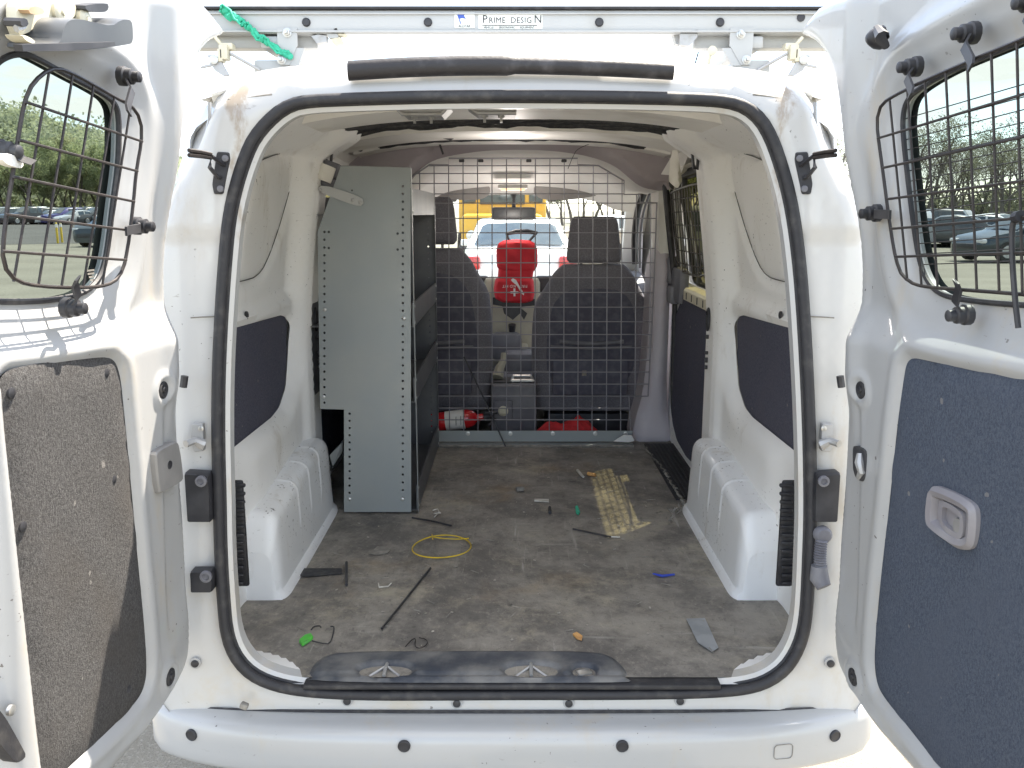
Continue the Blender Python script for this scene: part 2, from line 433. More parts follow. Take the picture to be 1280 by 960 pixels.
# ------------------------------------------------------------------ building helpers
def wloc(o):
    v = Vector((0, 0, 0))
    while o is not None:
        v += o.location
        o = o.parent
    return v
def tag(o, label=None, cat=None, group=None, kind=None):
    if label: o['label'] = label
    if cat: o['category'] = cat
    if group: o['group'] = group
    if kind: o['kind'] = kind
    return o
def empty(name, loc, label=None, cat=None, group=None):
    o = bpy.data.objects.new(name, None)
    o.empty_display_size = 0.1
    o.location = loc
    COL.objects.link(o)
    return tag(o, label, cat, group)
def V3(p): return np.array([p[0], p[1], p[2]], float)

class MB:
    """collects faces in world coordinates and links them as one mesh object"""
    def __init__(s): s.v = []; s.f = []
    def add(s, verts, faces):
        k = len(s.v)
        s.v.extend([tuple(map(float, p)) for p in verts])
        s.f.extend([tuple(i + k for i in f) for f in faces])
        return s
    def bm(s, bm):
        bm.verts.index_update()
        s.add([v.co[:] for v in bm.verts], [[v.index for v in f.verts] for f in bm.faces])
        bm.free()
        return s
    def box(s, c, size, rot=None, bev=0.0, seg=2, taper=None):
        b = bmesh.new()
        bmesh.ops.create_cube(b, size=1.0)
        for v in b.verts:
            v.co = Vector((v.co.x * size[0], v.co.y * size[1], v.co.z * size[2]))
            if taper and v.co.z > 0:
                v.co.x *= taper[0]; v.co.y *= taper[1]
        if bev > 0:
            bmesh.ops.bevel(b, geom=list(b.edges), offset=bev, segments=seg, profile=0.5, affect='EDGES')
        mtx = Matrix.Translation(Vector(c)) @ ((rot if isinstance(rot, Matrix) else Matrix()).to_4x4() if rot is not None else Matrix())
        bmesh.ops.transform(b, matrix=mtx, verts=b.verts)
        return s.bm(b)
    def tube(s, pts, r, n=8, closed=False, cap=True):
        P = [Vector(p) for p in pts]
        rs = r if isinstance(r, (list, tuple)) else [r] * len(P)
        k = len(P)
        T = []
        for i in range(k):
            a = P[(i - 1) % k] if (closed or i > 0) else P[i]
            b = P[(i + 1) % k] if (closed or i < k - 1) else P[i]
            d = b - a
            T.append(d.normalized() if d.length > 1e-9 else Vector((0, 0, 1)))
        up = Vector((0, 0, 1)) if abs(T[0].z) < 0.9 else Vector((1, 0, 0))
        nrm = (up - T[0] * up.dot(T[0])).normalized()
        verts = []
        for i in range(k):
            nrm = nrm - T[i] * nrm.dot(T[i])
            if nrm.length < 1e-6:
                nrm = T[i].orthogonal()
            nrm.normalize()
            bn = T[i].cross(nrm)
            for j in range(n):
                a = 2 * math.pi * j / n
                verts.append(P[i] + (nrm * math.cos(a) + bn * math.sin(a)) * rs[i])
        faces = []
        m = k if closed else k - 1
        for i in range(m):
            i2 = (i + 1) % k
            for j in range(n):
                j2 = (j + 1) % n
                faces.append((i * n + j, i * n + j2, i2 * n + j2, i2 * n + j))
        if cap and not closed:
            faces.append(tuple(range(n - 1, -1, -1)))
            faces.append(tuple((k - 1) * n + j for j in range(n)))
        return s.add(verts, faces)
    def lathe(s, prof, origin, axis, n=16):
        """prof: (radius, height along axis)"""
        ax = Vector(axis).normalized()
        u = ax.orthogonal().normalized()
        w = ax.cross(u)
        o = Vector(origin)
        verts, faces = [], []
        for r, h in prof:
            for j in range(n):
                a = 2 * math.pi * j / n
                verts.append(o + ax * h + (u * math.cos(a) + w * math.sin(a)) * r)
        for i in range(len(prof) - 1):
            for j in range(n):
                j2 = (j + 1) % n
                faces.append((i * n + j, i * n + j2, (i + 1) * n + j2, (i + 1) * n + j))
        faces.append(tuple(range(n - 1, -1, -1)))
        faces.append(tuple((len(prof) - 1) * n + j for j in range(n)))
        return s.add(verts, faces)
    def prism(s, poly, vec):
        """closed outline (world points) pushed along vec"""
        k = len(poly)
        vec = Vector(vec)
        a = [Vector(p) for p in poly]
        verts = a + [p + vec for p in a]
        faces = [tuple(range(k - 1, -1, -1)), tuple(range(k, 2 * k))]
        for i in range(k):
            j = (i + 1) % k
            faces.append((i, j, k + j, k + i))
        return s.add(verts, faces)
    def strip(s, A, B, closed=False):
        k = len(A)
        m = k if closed else k - 1
        faces = [(i, (i + 1) % k, k + (i + 1) % k, k + i) for i in range(m)]
        return s.add(list(A) + list(B), faces)
    def loft(s, rings, closed=True, cap=True):
        n = len(rings[0])
        verts = [p for r in rings for p in r]
        faces = []
        for i in range(len(rings) - 1):
            for j in range(n if closed else n - 1):
                j2 = (j + 1) % n
                faces.append((i * n + j, i * n + j2, (i + 1) * n + j2, (i + 1) * n + j))
        if cap and closed:
            faces.append(tuple(range(n - 1, -1, -1)))
            faces.append(tuple((len(rings) - 1) * n + j for j in range(n)))
        return s.add(verts, faces)
    def mesh(s, name, origin):
        o = Vector(origin)
        me = bpy.data.meshes.new(name)
        me.from_pydata([(p[0] - o.x, p[1] - o.y, p[2] - o.z) for p in s.v], [], s.f)
        me.update()
        return me
    def build(s, name, m, parent=None, origin=None, smooth=True, angle=40, fix=True, label=None, cat=None, group=None, kind=None):
        A = np.array(s.v)
        if origin is None:
            origin = (A.min(0) + A.max(0)) / 2
            if parent is None: origin[2] = A[:, 2].min()
        me = s.mesh(name, origin)
        if fix:
            b = bmesh.new(); b.from_mesh(me)
            bmesh.ops.recalc_face_normals(b, faces=b.faces)
            b.to_mesh(me); b.free()
        if smooth:
            me.polygons.foreach_set('use_smooth', [True] * len(me.polygons))
            me.set_sharp_from_angle(angle=R(angle))
        me.materials.append(M[m] if isinstance(m, str) else m)
        o = bpy.data.objects.new(name, me)
        o.parent = parent
        o.location = Vector(origin) - (wloc(parent) if parent else Vector((0, 0, 0)))
        COL.objects.link(o)
        return tag(o, label, cat, group, kind)

def copy_thing(o, parent=None):
    c = o.copy()
    COL.objects.link(c)
    if parent is not None: c.parent = parent
    for ch in list(o.children):
        copy_thing(ch, c)
    return c

# ---- outlines in a plane
def chaikin(poly, n=2, closed=True):
    P = [np.array(p, float) for p in poly]
    for _ in range(n):
        Q = []
        k = len(P)
        for i in range(k if closed else k - 1):
            a, b = P[i], P[(i + 1) % k]
            Q += [a * .75 + b * .25, a * .25 + b * .75]
        if not closed: Q = [P[0]] + Q + [P[-1]]
        P = Q
    return np.array(P)
def resample(poly, step=None, n=None, closed=True):
    P = np.array(poly, float)
    if closed: P = np.vstack([P, P[:1]])
    d = np.r_[0, np.cumsum(np.linalg.norm(np.diff(P, axis=0), axis=1))]
    if n is None: n = max(4, int(round(d[-1] / step)))
    t = np.linspace(0, d[-1], n, endpoint=False) if closed else np.linspace(0, d[-1], n)
    return np.stack([np.interp(t, d, P[:, k]) for k in range(P.shape[1])], 1)
def densify(poly, step):
    """keeps the corners, adds points along the long edges"""
    out = []
    k = len(poly)
    for i in range(k):
        a, b = np.array(poly[i], float), np.array(poly[(i + 1) % k], float)
        m = max(1, int(math.ceil(np.linalg.norm(b - a) / step)))
        for j in range(m): out.append(a + (b - a) * j / m)
    return np.array(out)
def inside(P, poly):
    x, y = P[:, 0], P[:, 1]
    r = np.zeros(len(P), bool)
    k = len(poly)
    for i in range(k):
        x1, y1 = poly[i]; x2, y2 = poly[(i + 1) % k]
        c = ((y1 > y) != (y2 > y))
        if y1 != y2:
            r ^= c & (x < (x2 - x1) * (y - y1) / (y2 - y1) + x1)
    return r
def pdist(P, poly, closed=True):
    d = np.full(len(P), 1e9)
    k = len(poly)
    poly = np.array(poly, float)
    for i in range(k if closed else k - 1):
        a, b = poly[i], poly[(i + 1) % k]
        ab = b - a
        l = (ab @ ab) or 1e-12
        t = np.clip(((P - a) @ ab) / l, 0, 1)
        d = np.minimum(d, np.linalg.norm(P - a - t[:, None] * ab, axis=1))
    return d
def sdist(P, poly):
    """negative inside"""
    d = pdist(P, poly)
    return np.where(inside(P, poly), -d, d)
def sst(x, a, b):
    t = np.clip((x - a) / (b - a), 0, 1)
    return t * t * (3 - 2 * t)
def area2(p):
    p = np.array(p); q = np.roll(p, -1, 0)
    return 0.5 * np.sum(p[:, 0] * q[:, 1] - q[:, 0] * p[:, 1])
def sheet2d(outline, holes=(), step=0.02, extra=None):
    """triangulated flat sheet with holes: returns points (n,2) and triangles"""
    outline = np.array(outline, float)
    loops = [outline] + [np.array(h, float) for h in holes]
    pts, edges = [], []
    for lp in loops:
        k0 = len(pts)
        for i in range(len(lp)):
            pts.append(lp[i]); edges.append((k0 + i, k0 + (i + 1) % len(lp)))
    lo, hi = outline.min(0), outline.max(0)
    nx, ny = int((hi[0] - lo[0]) / step) + 1, int((hi[1] - lo[1]) / step) + 1
    gx, gy = np.meshgrid(np.arange(nx) * step + lo[0] + step * .5, np.arange(ny) * step + lo[1] + step * .5)
    gx = gx + (np.arange(ny) % 2)[:, None] * step * .5
    G = np.stack([gx.ravel(), gy.ravel()], 1)
    ok = inside(G, outline)
    for h in loops[1:]: ok &= ~inside(G, h)
    G = G[ok]
    if len(G):
        d = np.full(len(G), 1e9)
        for lp in loops: d = np.minimum(d, pdist(G, lp))
        G = G[d > step * .45]
    allp = pts + list(G) + (list(extra) if extra is not None else [])
    vv, _, ff, _, _, _ = delaunay_2d_cdt([Vector((float(p[0]), float(p[1]))) for p in allp], edges, [], 0, 1e-7)
    P = np.array([(v.x, v.y) for v in vv])
    T = np.array([f for f in ff if len(f) == 3])
    c = P[T].mean(1)
    ok = inside(c, outline)
    for h in loops[1:]: ok &= ~inside(c, h)
    T = T[ok]
    # drop slivers
    a = P[T[:, 1]] - P[T[:, 0]]; b = P[T[:, 2]] - P[T[:, 0]]
    ar = np.abs(a[:, 0] * b[:, 1] - a[:, 1] * b[:, 0])
    return P, T[ar > 1e-10]
def rrect(cx, cy, w, h, r, n=4):
    out = []
    for sx, sy, a0 in ((1, 1, 0), (-1, 1, 90), (-1, -1, 180), (1, -1, 270)):
        for i in range(n + 1):
            a = R(a0 + 90 * i / n)
            out.append((cx + sx * (w / 2 - r) + r * math.cos(a), cy + sy * (h / 2 - r) + r * math.sin(a)))
    return np.array(out)
def circ(cx, cy, r, n=8, rx=1.0):
    return np.array([(cx + r * rx * math.cos(2 * math.pi * i / n), cy + r * math.sin(2 * math.pi * i / n)) for i in range(n)])
def ell_ring(c, hw, hd, e=2.6, n=24, ax=(1, 0, 0), ay=(0, 1, 0)):
    """superellipse ring"""
    c, ax, ay = Vector(c), Vector(ax), Vector(ay)
    out = []
    for i in range(n):
        a = 2 * math.pi * i / n
        x = math.copysign(abs(math.cos(a)) ** (2 / e), math.cos(a)) * hw
        y = math.copysign(abs(math.sin(a)) ** (2 / e), math.sin(a)) * hd
        out.append(c + ax * x + ay * y)
    return out
def text_mesh(name, body, size, m, parent, mtx, extrude=0.0006, align='CENTER', spacing=1.0):
    cu = bpy.data.curves.new(name, 'FONT')
    cu.body = body
    cu.size = size
    cu.extrude = extrude
    cu.align_x = align
    cu.align_y = 'CENTER'
    cu.space_character = spacing
    cu.resolution_u = 2
    to = bpy.data.objects.new(name, cu)
    COL.objects.link(to)
    dg = bpy.context.evaluated_depsgraph_get()
    dg.update()
    me = bpy.data.meshes.new_from_object(to.evaluated_get(dg))
    bpy.data.objects.remove(to)
    bpy.data.curves.remove(cu)
    me.transform(mtx)
    mb = MB().add([v.co[:] for v in me.vertices], [list(p.vertices) for p in me.polygons])
    bpy.data.meshes.remove(me)
    return mb.build(name, m, parent, smooth=False)
def frame_mtx(o, x, y, z):
    return Matrix(((x[0], y[0], z[0], o[0]), (x[1], y[1], z[1], o[1]), (x[2], y[2], z[2], o[2]), (0, 0, 0, 1)))

# ================================================================== THE VAN
FZ = 0.53                                        # load floor above the ground
LEAN = 0.055
def rear_y(z): return LEAN * (z - FZ)
RN = Vector((0, 1, -LEAN))
def rp(px, py):
    p = hit(px, py, (0, 0, FZ), RN)
    return (p.x, p.z)
van = empty('cargo_van', (0, 2.0, 0), 'white cargo van seen from behind with both rear doors swung open', 'van')

SEAL_PX = [(640, 867), (500, 868), (433, 867), (375, 863), (338, 855), (312, 842), (294, 822), (283, 795), (279, 755), (275, 690), (274, 627), (272, 560),
           (272, 477), (276, 388), (281, 319), (286, 269), (297, 222), (312, 181), (324, 163), (340, 146), (357, 133), (378, 126), (430, 123.5), (530, 120.5),
           (640, 119.5), (750, 120.5), (850, 122.5), (905, 125), (931, 132), (950, 147), (962, 166), (974, 196), (988, 245), (997, 300), (1004, 371),
           (1010, 477), (1013, 560), (1014, 640), (1012, 700), (1009, 765), (1003, 800), (988, 830), (968, 848), (940, 860), (890, 865), (780, 867)]
SEAL = chaikin([rp(*p) for p in SEAL_PX], 2)
SEAL = resample(SEAL, 0.02)
if area2(SEAL) < 0: SEAL = SEAL[::-1]
def offset2(poly, d):
    """positive = outwards for a counter-clockwise outline"""
    t = np.roll(poly, -1, 0) - np.roll(poly, 1, 0)
    t /= np.linalg.norm(t, axis=1)[:, None]
    nn = np.stack([t[:, 1], -t[:, 0]], 1)
    return poly + nn * d
OUT_TOP_PX = [(243, 180), (256, 145), (268, 120), (284, 100), (318, 92), (352, 86), (437, 81), (530, 77), (640, 75.5), (750, 77), (840, 81), (925, 88), (965, 94),
              (1000, 101), (1017, 120), (1030, 150), (1040, 185)]
top = [rp(*p) for p in OUT_TOP_PX]
OUTER = [(-0.70, 0.42), (-0.79, 0.46), (-0.805, 0.60), (-0.80, 0.85), (-0.80, 1.10), (-0.78, 1.33), (-0.76, 1.46), (-0.715, 1.58)] + \
        [p for p in top if p[1] > 1.60] + [(0.715, 1.58), (0.76, 1.46), (0.78, 1.33), (0.80, 1.10), (0.80, 0.85), (0.805, 0.60), (0.79, 0.46), (0.70, 0.42)]
OUTER = np.array(OUTER)
OUTER_OPEN = resample(chaikin(OUTER, 2, closed=False), n=110, closed=False)
OUTP = OUTER_OPEN.copy()
if area2(OUTP) < 0: OUTP = OUTP[::-1]

# ---- painted frame around the opening
P, T = sheet2d(resample(OUTP, 0.018), [SEAL], 0.018)
dS = pdist(P, SEAL); dO = pdist(P, OUTP)
X, Z = P[:, 0], P[:, 1]
w = np.zeros(len(P))
w -= 0.045 * (1 - np.sqrt(np.clip(1 - (1 - np.clip(dO / 0.05, 0, 1)) ** 2, 0, 1))) * (Z > 0.6)
ridge_z = rp(640, 107)[1] - 0.030 * sst(np.abs(X), 0.38, 0.50)
w += 0.013 * sst(ridge_z - Z, 0.0, 0.008) * (Z > 1.5)
side = sst(np.abs(X), 0.60, 0.625) * sst(1.72 - Z, 0, 0.08)
w -= 0.010 * side                                       # hinge channel sits a little deeper
w += 0.006 * sst(np.abs(X), 0.672, 0.680) * sst(1.66 - Z, 0, 0.05)
z397 = 1.285
w -= 0.003 * np.exp(-((Z - z397) / 0.005) ** 2) * (np.abs(X) > 0.6)
w -= 0.016 * (1 - sst(dS, 0.0, 0.022)) * 0.6
# bulge and pinched corner sheet near the roof corners
w += 0.006 * np.exp(-((np.abs(X) - 0.585) / 0.02) ** 2) * sst(Z, 1.70, 1.76)
Y = rear_y(Z) - w
MB().add(np.stack([X, Y, Z], 1), T).build('rear_frame', 'frame', van, angle=70)
# bumper-side sill step below the seal is part of the same sheet

# ---- rubber seal, two lobes
ring = [(p[0], rear_y(p[1]) - 0.004, p[1]) for p in SEAL]
seal = MB().tube(ring, 0.0118, 10, closed=True)
in1 = offset2(SEAL, -0.008)
seal.tube([(p[0], rear_y(p[1]) + 0.012, p[1]) for p in in1], 0.0085, 8, closed=True)
seal.build('door_seal', 'rubber', van, angle=60)
# ---- pale lip inside the seal and the hollow pillar behind it
a1 = offset2(SEAL, -0.009); a2 = offset2(SEAL, -0.023); a3 = offset2(SEAL, -0.021); a4 = offset2(SEAL, 0.055)
def ringpts(a, dy):
    return [(p[0], rear_y(p[1]) + dy, max(p[1], FZ - 0.012)) for p in a]
lip = MB().strip(ringpts(a1, 0.004), ringpts(a2, 0.012), True)
lip.strip(ringpts(a2, 0.012), ringpts(a3, 0.045), True)
lip.build('inner_lip', 'frame', van, angle=50)
MB().strip(ringpts(a3, 0.045), ringpts(a4, 0.16), True).build('pillar_return', 'inner', van, angle=50)

# ---- outer skin from the frame forward
XS = [(-0.70, 0.40), (-0.80, 0.42), (-0.835, 0.62), (-0.845, 0.9), (-0.835, 1.15), (-0.80, 1.42), (-0.75, 1.65), (-0.70, 1.78), (-0.62, 1.845), (-0.45, 1.872), (0, 1.885)]
XS = np.array(XS + [(-x, z) for x, z in XS[-2::-1]])
XSEC = resample(chaikin(XS, 2, closed=False), n=110, closed=False)
if (OUTER_OPEN[0][0] < 0) != (XSEC[0][0] < 0): XSEC = XSEC[::-1]
dOo = np.zeros(110)
r0 = [(p[0] * .996, rear_y(p[1]) + (0.040 if p[1] > 0.6 else 0.0), p[1] - (.003 if p[1] > 1.7 else 0)) for p in OUTER_OPEN]
def sect_at(p):
    """point of the main cross-section in the same direction from the middle of the van"""
    th = np.arctan2(XSEC[:, 0], XSEC[:, 1] - 1.1); r = np.hypot(XSEC[:, 0], XSEC[:, 1] - 1.1)
    o_ = np.argsort(th); t_ = math.atan2(p[0], p[1] - 1.1)
    rr = float(np.interp(t_, th[o_], r[o_]))
    return (rr * math.sin(t_), 1.1 + rr * math.cos(t_))
XM = [sect_at(p) for p in OUTER_OPEN]
r1 = [(p[0] * .45 + q[0] * .55, 0.17, p[1] * .45 + q[1] * .55) for p, q in zip(OUTER_OPEN, XM)]
r2 = [(q[0], 0.42, q[1]) for q in XM]
r3 = [(q[0], 1.10, q[1]) for q in XM]
MB().loft([r0, r1, r2, r3], closed=False).build('body_side', 'white', van, angle=60)
def xc(z):                                             # half width of the outer skin
    h = XSEC[:55] if XSEC[0][0] < 0 else XSEC[55:]
    h = h[np.argsort(h[:, 1])]
    return np.interp(z, h[:, 1], np.abs(h[:, 0]))
sel = [q for q in XSEC if q[1] > 1.74]
MB().loft([[(q[0], y, q[1]) for q in sel] for y in (1.10, 2.0, 2.75)], closed=False).strip(
    [(q[0], 2.75, q[1]) for q in sel], [(q[0] * .97, 3.06, q[1] - 0.14) for q in sel]).build('roof', 'white', van)

def xw(z):                                             # half width of the inner wall
    return 0.735 - 0.075 * sst(np.asarray(z, float), 1.10, 1.95)
# ---- inner side walls with stamped shapes, carpet and blanking panel
def wall(s):
    y0, y1, z0, z1 = 0.13, 1.22, FZ, 1.80
    yp = lambda px, py: (lambda p: (p.y, p.z))(onX(640 + (px - 640), py, 0.725 * (1 if px > 640 else -1)))
    car_px = [(272, 414), (290, 410), (349, 394), (356, 396.5), (359, 405), (359.5, 449), (357, 484), (349, 509), (340, 521), (290, 561), (272, 575)]
    pan_px = [(300, 206), (318, 196), (340, 190), (351, 194), (354, 210), (350, 240), (342, 290), (332, 330), (322, 346), (306, 351), (290, 354)]
    car = np.array([yp(*p) for p in car_px]); pan = np.array([yp(*p) for p in pan_px])
    car = np.array([(max(a, 0.15), b) for a, b in car]); pan = np.array([(max(a, 0.17), b) for a, b in pan])
    car = resample(chaikin(densify(car, .03), 1), 0.02); pan = resample(chaikin(pan, 1), 0.02)
    out = densify([(y0, z0), (y1, z0), (y1, z1), (y0, z1)], 0.02)
    if area2(car) < 0: car = car[::-1]
    if area2(pan) < 0: pan = pan[::-1]
    P, T = sheet2d(out, [resample(car, .012)], 0.017, extra=pan)
    Yv, Zv = P[:, 0], P[:, 1]
    d = np.zeros(len(P))
    d += 0.062 * sst(Yv, 1.00, 1.06)                      # pillar rib at the sliding door
    d += 0.010 * np.exp(-((Yv - 1.09) / 0.012) ** 2)
    d += 0.024 * sst(1.30 - Zv + 0.02 * (Yv - .8), 0.0, 0.035) * (1 - sst(Yv, 1.00, 1.05))
    dc = sdist(P, car); dp = sdist(P, pan)
    d -= 0.014 * (1 - sst(dc, 0.0, 0.012))
    d -= 0.014 * (1 - sst(dp, 0.004, 0.03))
    d += 0.022 * sst(0.97 - Zv + 0.18 * (Yv - 0.35), 0.0, 0.10) * (1 - sst(Yv, 1.0, 1.08)) * sst(dc, 0.0, 0.05) * sst(Yv, .36, .52)
    d += 0.11 * sst(Zv, 1.70, 1.80)                       # cant rail
    d -= 0.004 * np.exp(-((dp - 0.0) / 0.004) ** 2)
    Xv = s * (xw(Zv) - d)
    mb = MB().add(np.stack([Xv, Yv, Zv], 1), T)
    # return edge of the rib towards the sliding door
    zz = np.linspace(z0, z1, 40)
    e1 = [(s * (xw(z) - 0.062 - 0.11 * sst(np.array(z), 1.70, 1.80)), 1.22, z) for z in zz]
    e2 = [(s * 0.80, 1.27, z) for z in zz]
    mb.strip(e1, e2)
    wl = mb.build('side_panel', 'inner', van, angle=60)
    # carpet
    car2 = offset2(resample(car, 0.012), .003)
    P2, T2 = sheet2d(car2, [], 0.03)
    ins = np.clip(-sdist(P2, car2), 0, 1)
    dd = 0.024 * sst(1.30 - P2[:, 1] + 0.02 * (P2[:, 0] - .8), 0, .035) - 0.012 - 0.006 * (1 - sst(ins, 0, .012))
    MB().add(np.stack([s * (xw(P2[:, 1]) - dd), P2[:, 0], P2[:, 1]], 1), T2).build('carpet_panel', 'carpet_dark', wl, angle=60)
    # blanking panel over the quarter window
    P3, T3 = sheet2d(resample(pan, 0.012), [], 0.03)
    ins = np.clip(-sdist(P3, pan), 0, 1)
    dd = -0.004 - 0.010 * (1 - sst(ins, 0, .008))
    MB().add(np.stack([s * (xw(P3[:, 1]) - dd), P3[:, 0], P3[:, 1]], 1), T3).build('blanking_panel', 'inner', wl, angle=60)
    # dark tube drawn as the gap line around the blanking panel
    g = [(s * (xw(q[1]) + 0.010), q[0], q[1]) for q in pan]
    MB().tube(g, 0.0014, 5, closed=True).build('panel_gap_line', 'ink', wl)
    return wl
WL = wall(-1); WR = wall(1)
# plugs, hooks and grommets on the walls
def disc(mb, c, axis, r, h=0.004, n=14):
    mb.lathe([(r, -0.002), (r, h * .6), (r * .8, h), (r * .45, h * 1.02), (r * .40, h * .6), (0.0005, h * .6)], c, axis, n)
for wl, s, pts in ((WL, -1, [(308, 394)]), (WR, 1, [(976, 394)])):
    for p in pts:
        c = onX(*p, s * 0.712); mb = MB(); disc(mb, c, (-s, 0, 0), 0.011)
        mb.build('plug', 'plastic', wl)
for wl, s in ((WL, -1), (WR, 1)):
    f = (lambda x: x) if s > 0 else (lambda x: 1281 - x)
    for px, py, r in ((905.5, 399, .013), (904, 421, .007), (904.5, 441, .006), (905.5, 450, .009), (906, 459, .007)):
        c = onY(f(px), py, 1.17); mb = MB()
        mb.box((s * 0.665, 1.17, c.z), (0.012, 0.5 * r, 2.0 * r), bev=0.002)
        mb.build('grommet', 'plastic', wl)
    # oval hand hold
    c = onY(f(905.5), 399, 1.17)
    mb = MB().tube([(s * 0.664, 1.165 + 0.012 * math.cos(a), c.z + 0.036 * math.sin(a)) for a in np.linspace(0, 6.283, 17)[:-1]], 0.005, 6, closed=True)
    mb.build('hand_hold', 'plastic', wl)
    # black loop hook near the roof
    c = onY(f(875), 190, 1.15)
    x = s * 0.605
    mb = MB().tube([(x, 1.15, c.z + .035), (x - s * .016, 1.155, c.z + .03), (x - s * .02, 1.15, c.z), (x - s * .014, 1.145, c.z - .05), (x - s * .002, 1.145, c.z - .055), (x, 1.15, c.z - .02)], 0.005, 6)
    mb.box((x, 1.15, c.z + .03), (.014, .02, .03), bev=.003)
    mb.build('coat_hook', 'plastic', wl)
    mb = MB(); disc(mb, onY(f(884), 168, 1.1), (-s, -.3, 0), 0.008); mb.build('plug', 'plastic', wl)
# louvre trims beside the wheel arches
for s in (-1, 1):
    mb = MB()
    c1 = onY(299 if s < 0 else 982, 602, 0.24); c2 = onY(297 if s < 0 else 985, 735, 0.24)
    n = 13
    for k in range(n):
        t = (k + .5) / n
        c = c1.lerp(c2, t)
        mb.box((c.x + s * 0.001, 0.243, c.z), (0.030, 0.010, (c1.z - c2.z) / n * 0.42), bev=0.002, seg=1)
    m = (c1 + c2) / 2
    mb.box((m.x + s * 0.004, 0.252, m.z), (0.040, 0.014, (c1.z - c2.z)), bev=0.006)
    mb.build('louvre_trim', 'plastic', van)

# ---- wheel arches
def wheel_arch(s):
    rings = []
    ys = list(np.linspace(0.405, 0.52, 14)) + list(np.linspace(0.525, 1.02, 130)) + list(np.linspace(1.03, 1.14, 12))
    XI = 0.625 if s < 0 else 0.612
    for y in ys:
        t = np.clip((y - 0.40) / 0.06, 0, 1); t2 = np.clip((1.145 - y) / 0.09, 0, 1)
        e = math.sqrt(max(0, 1 - (1 - t) ** 2)) ** .65 * math.sqrt(max(0, 1 - (1 - t2) ** 2))
        h = 0.06 + 0.215 * e - 0.045 * (1 - sst(np.array(y), .38, .95))
        xi = XI + 0.030 * (1 - e) * (1 - 0.3 * t)
        rib = sum(math.exp(-((y - q) / 0.0050) ** 2) for q in (0.66, 0.80, 0.94)) * 0.7
        r = 0.036
        zt = FZ + h
        pts = [(0.76, zt + 0.015), (0.735, zt + 0.012), (0.72, zt + 0.008)]
        for k in range(6):
            pts.append((0.715 - (0.715 - xi - r) * k / 5.0, zt + 0.005 - 0.005 * k / 5 + 0.005 * rib * (k > 2)))
        for k in range(1, 7):
            a = R(90 * k / 6)
            pts.append((xi + r - (r + 0.005 * rib) * math.sin(a), zt - r + (r + 0.005 * rib) * math.cos(a)))
        zb = zt - r
        for k in range(1, 9):
            z = zb + (FZ + 0.022 - zb) * k / 8
            rr = 0.005 * rib * sst(np.array(z), FZ + 0.10, FZ + 0.13)
            pts.append((xi - 0.010 * k / 8 - rr, z))
        pts.append((xi - 0.022, FZ + 0.012)); pts.append((xi - 0.026, FZ - 0.01))
        rings.append([(s * p[0], y, p[1]) for p in pts])
    mb = MB().loft(rings, closed=False)
    f = rings[0]
    mb.strip(f, [(p[0], 0.400, FZ - 0.01) for p in f])
    f = rings[-1]
    mb.strip(f, [(p[0], 1.15, FZ - 0.01) for p in f])
    mb.build('wheel_arch', 'arch', van, angle=45)
wheel_arch(-1); wheel_arch(1)

# ---- load floor
P, T = sheet2d(densify([(-0.745, 0.012), (0.745, 0.012), (0.745, 2.06), (-0.745, 2.06)], 0.04), [], 0.04)
zz = FZ + 0.0018 * np.sin(P[:, 0] * 9 + 1) * np.sin(P[:, 1] * 7)
MB().add(np.stack([P[:, 0], P[:, 1], zz], 1), T).build('load_floor', 'floor', van)
# cab floor, lower than the load floor
MB().box((0, 2.95, 0.43), (1.5, 1.75, 0.04)).build('cab_floor', 'grey_plastic', van)
MB().box((0, 2.09, 0.49), (1.5, 0.06, 0.075)).build('floor_edge', 'darkgrey', van)
# side step well with ribs at the right sliding door
st = MB()
A = [onZ(806, 561, FZ), onZ(829, 589, FZ), onZ(858, 636, FZ)]
for k in range(9):
    x = 0.595 + k * 0.017
    st.box((x, 1.60, FZ + 0.007), (0.007, 0.74, 0.007), bev=0.002, seg=1)
st.box((0.665, 1.60, FZ + 0.003), (0.15, 0.76, 0.006))
st.build('step_mat', 'rubber', van)
fr = []
for i in range(60):
    t = i / 59
    p = A[0].lerp(A[1], t / .38) if t < .38 else A[1].lerp(A[2], (t - .38) / .62)
    fr.append((p.x + rnd.uniform(-.006, .006), p.y, FZ + 0.006 + rnd.uniform(0, .003)))
MB().tube(fr, [rnd.uniform(.002, .0065) for _ in fr], 6).build('frayed_mat_edge', 'dirtgrey', van)

# ---- sill step plate with two latch recesses
SO = [(383, 858), (386, 842), (394, 828), (410, 818), (450, 815), (600, 814), (740, 815), (765, 820), (780, 835), (788, 850), (792, 857)]
so2 = [onZ(px, py, FZ) for px, py in SO]
so2 = np.array([(p.x, max(p.y, -0.012)) for p in so2])
so2 = resample(chaikin(so2, 2), 0.012)
rec = []
for cx, cy, rw, rh in ((482, 840, .078, .036), (664, 840, .078, .036), (730, 841, .034, .028)):
    c = onZ(cx, cy, FZ); rec.append((c.x, c.y, rw, rh))
P, T = sheet2d(so2, [], 0.007)
zz = FZ + 0.010 + np.zeros(len(P))
dd = pdist(P, so2)
zz -= 0.010 * (1 - sst(dd, 0, .016))
for i, (cx, cy, rw, rh) in enumerate(rec):
    q = np.sqrt(((P[:, 0] - cx) / rw) ** 2 + ((P[:, 1] - cy) / rh) ** 2)
    zz -= 0.022 * (1 - sst(q, 0.5, 1.0))
zz -= 0.006 * np.exp(-((P[:, 1] - 0.012) / 0.006) ** 2)
MB().add(np.stack([P[:, 0], P[:, 1], zz], 1), T).build('sill_plate', 'sill', van, angle=60)
MB().box((0, 0.004, FZ - 0.008), (0.92, 0.045, 0.012), bev=0.004).build('sill_strip', 'rubber', van)
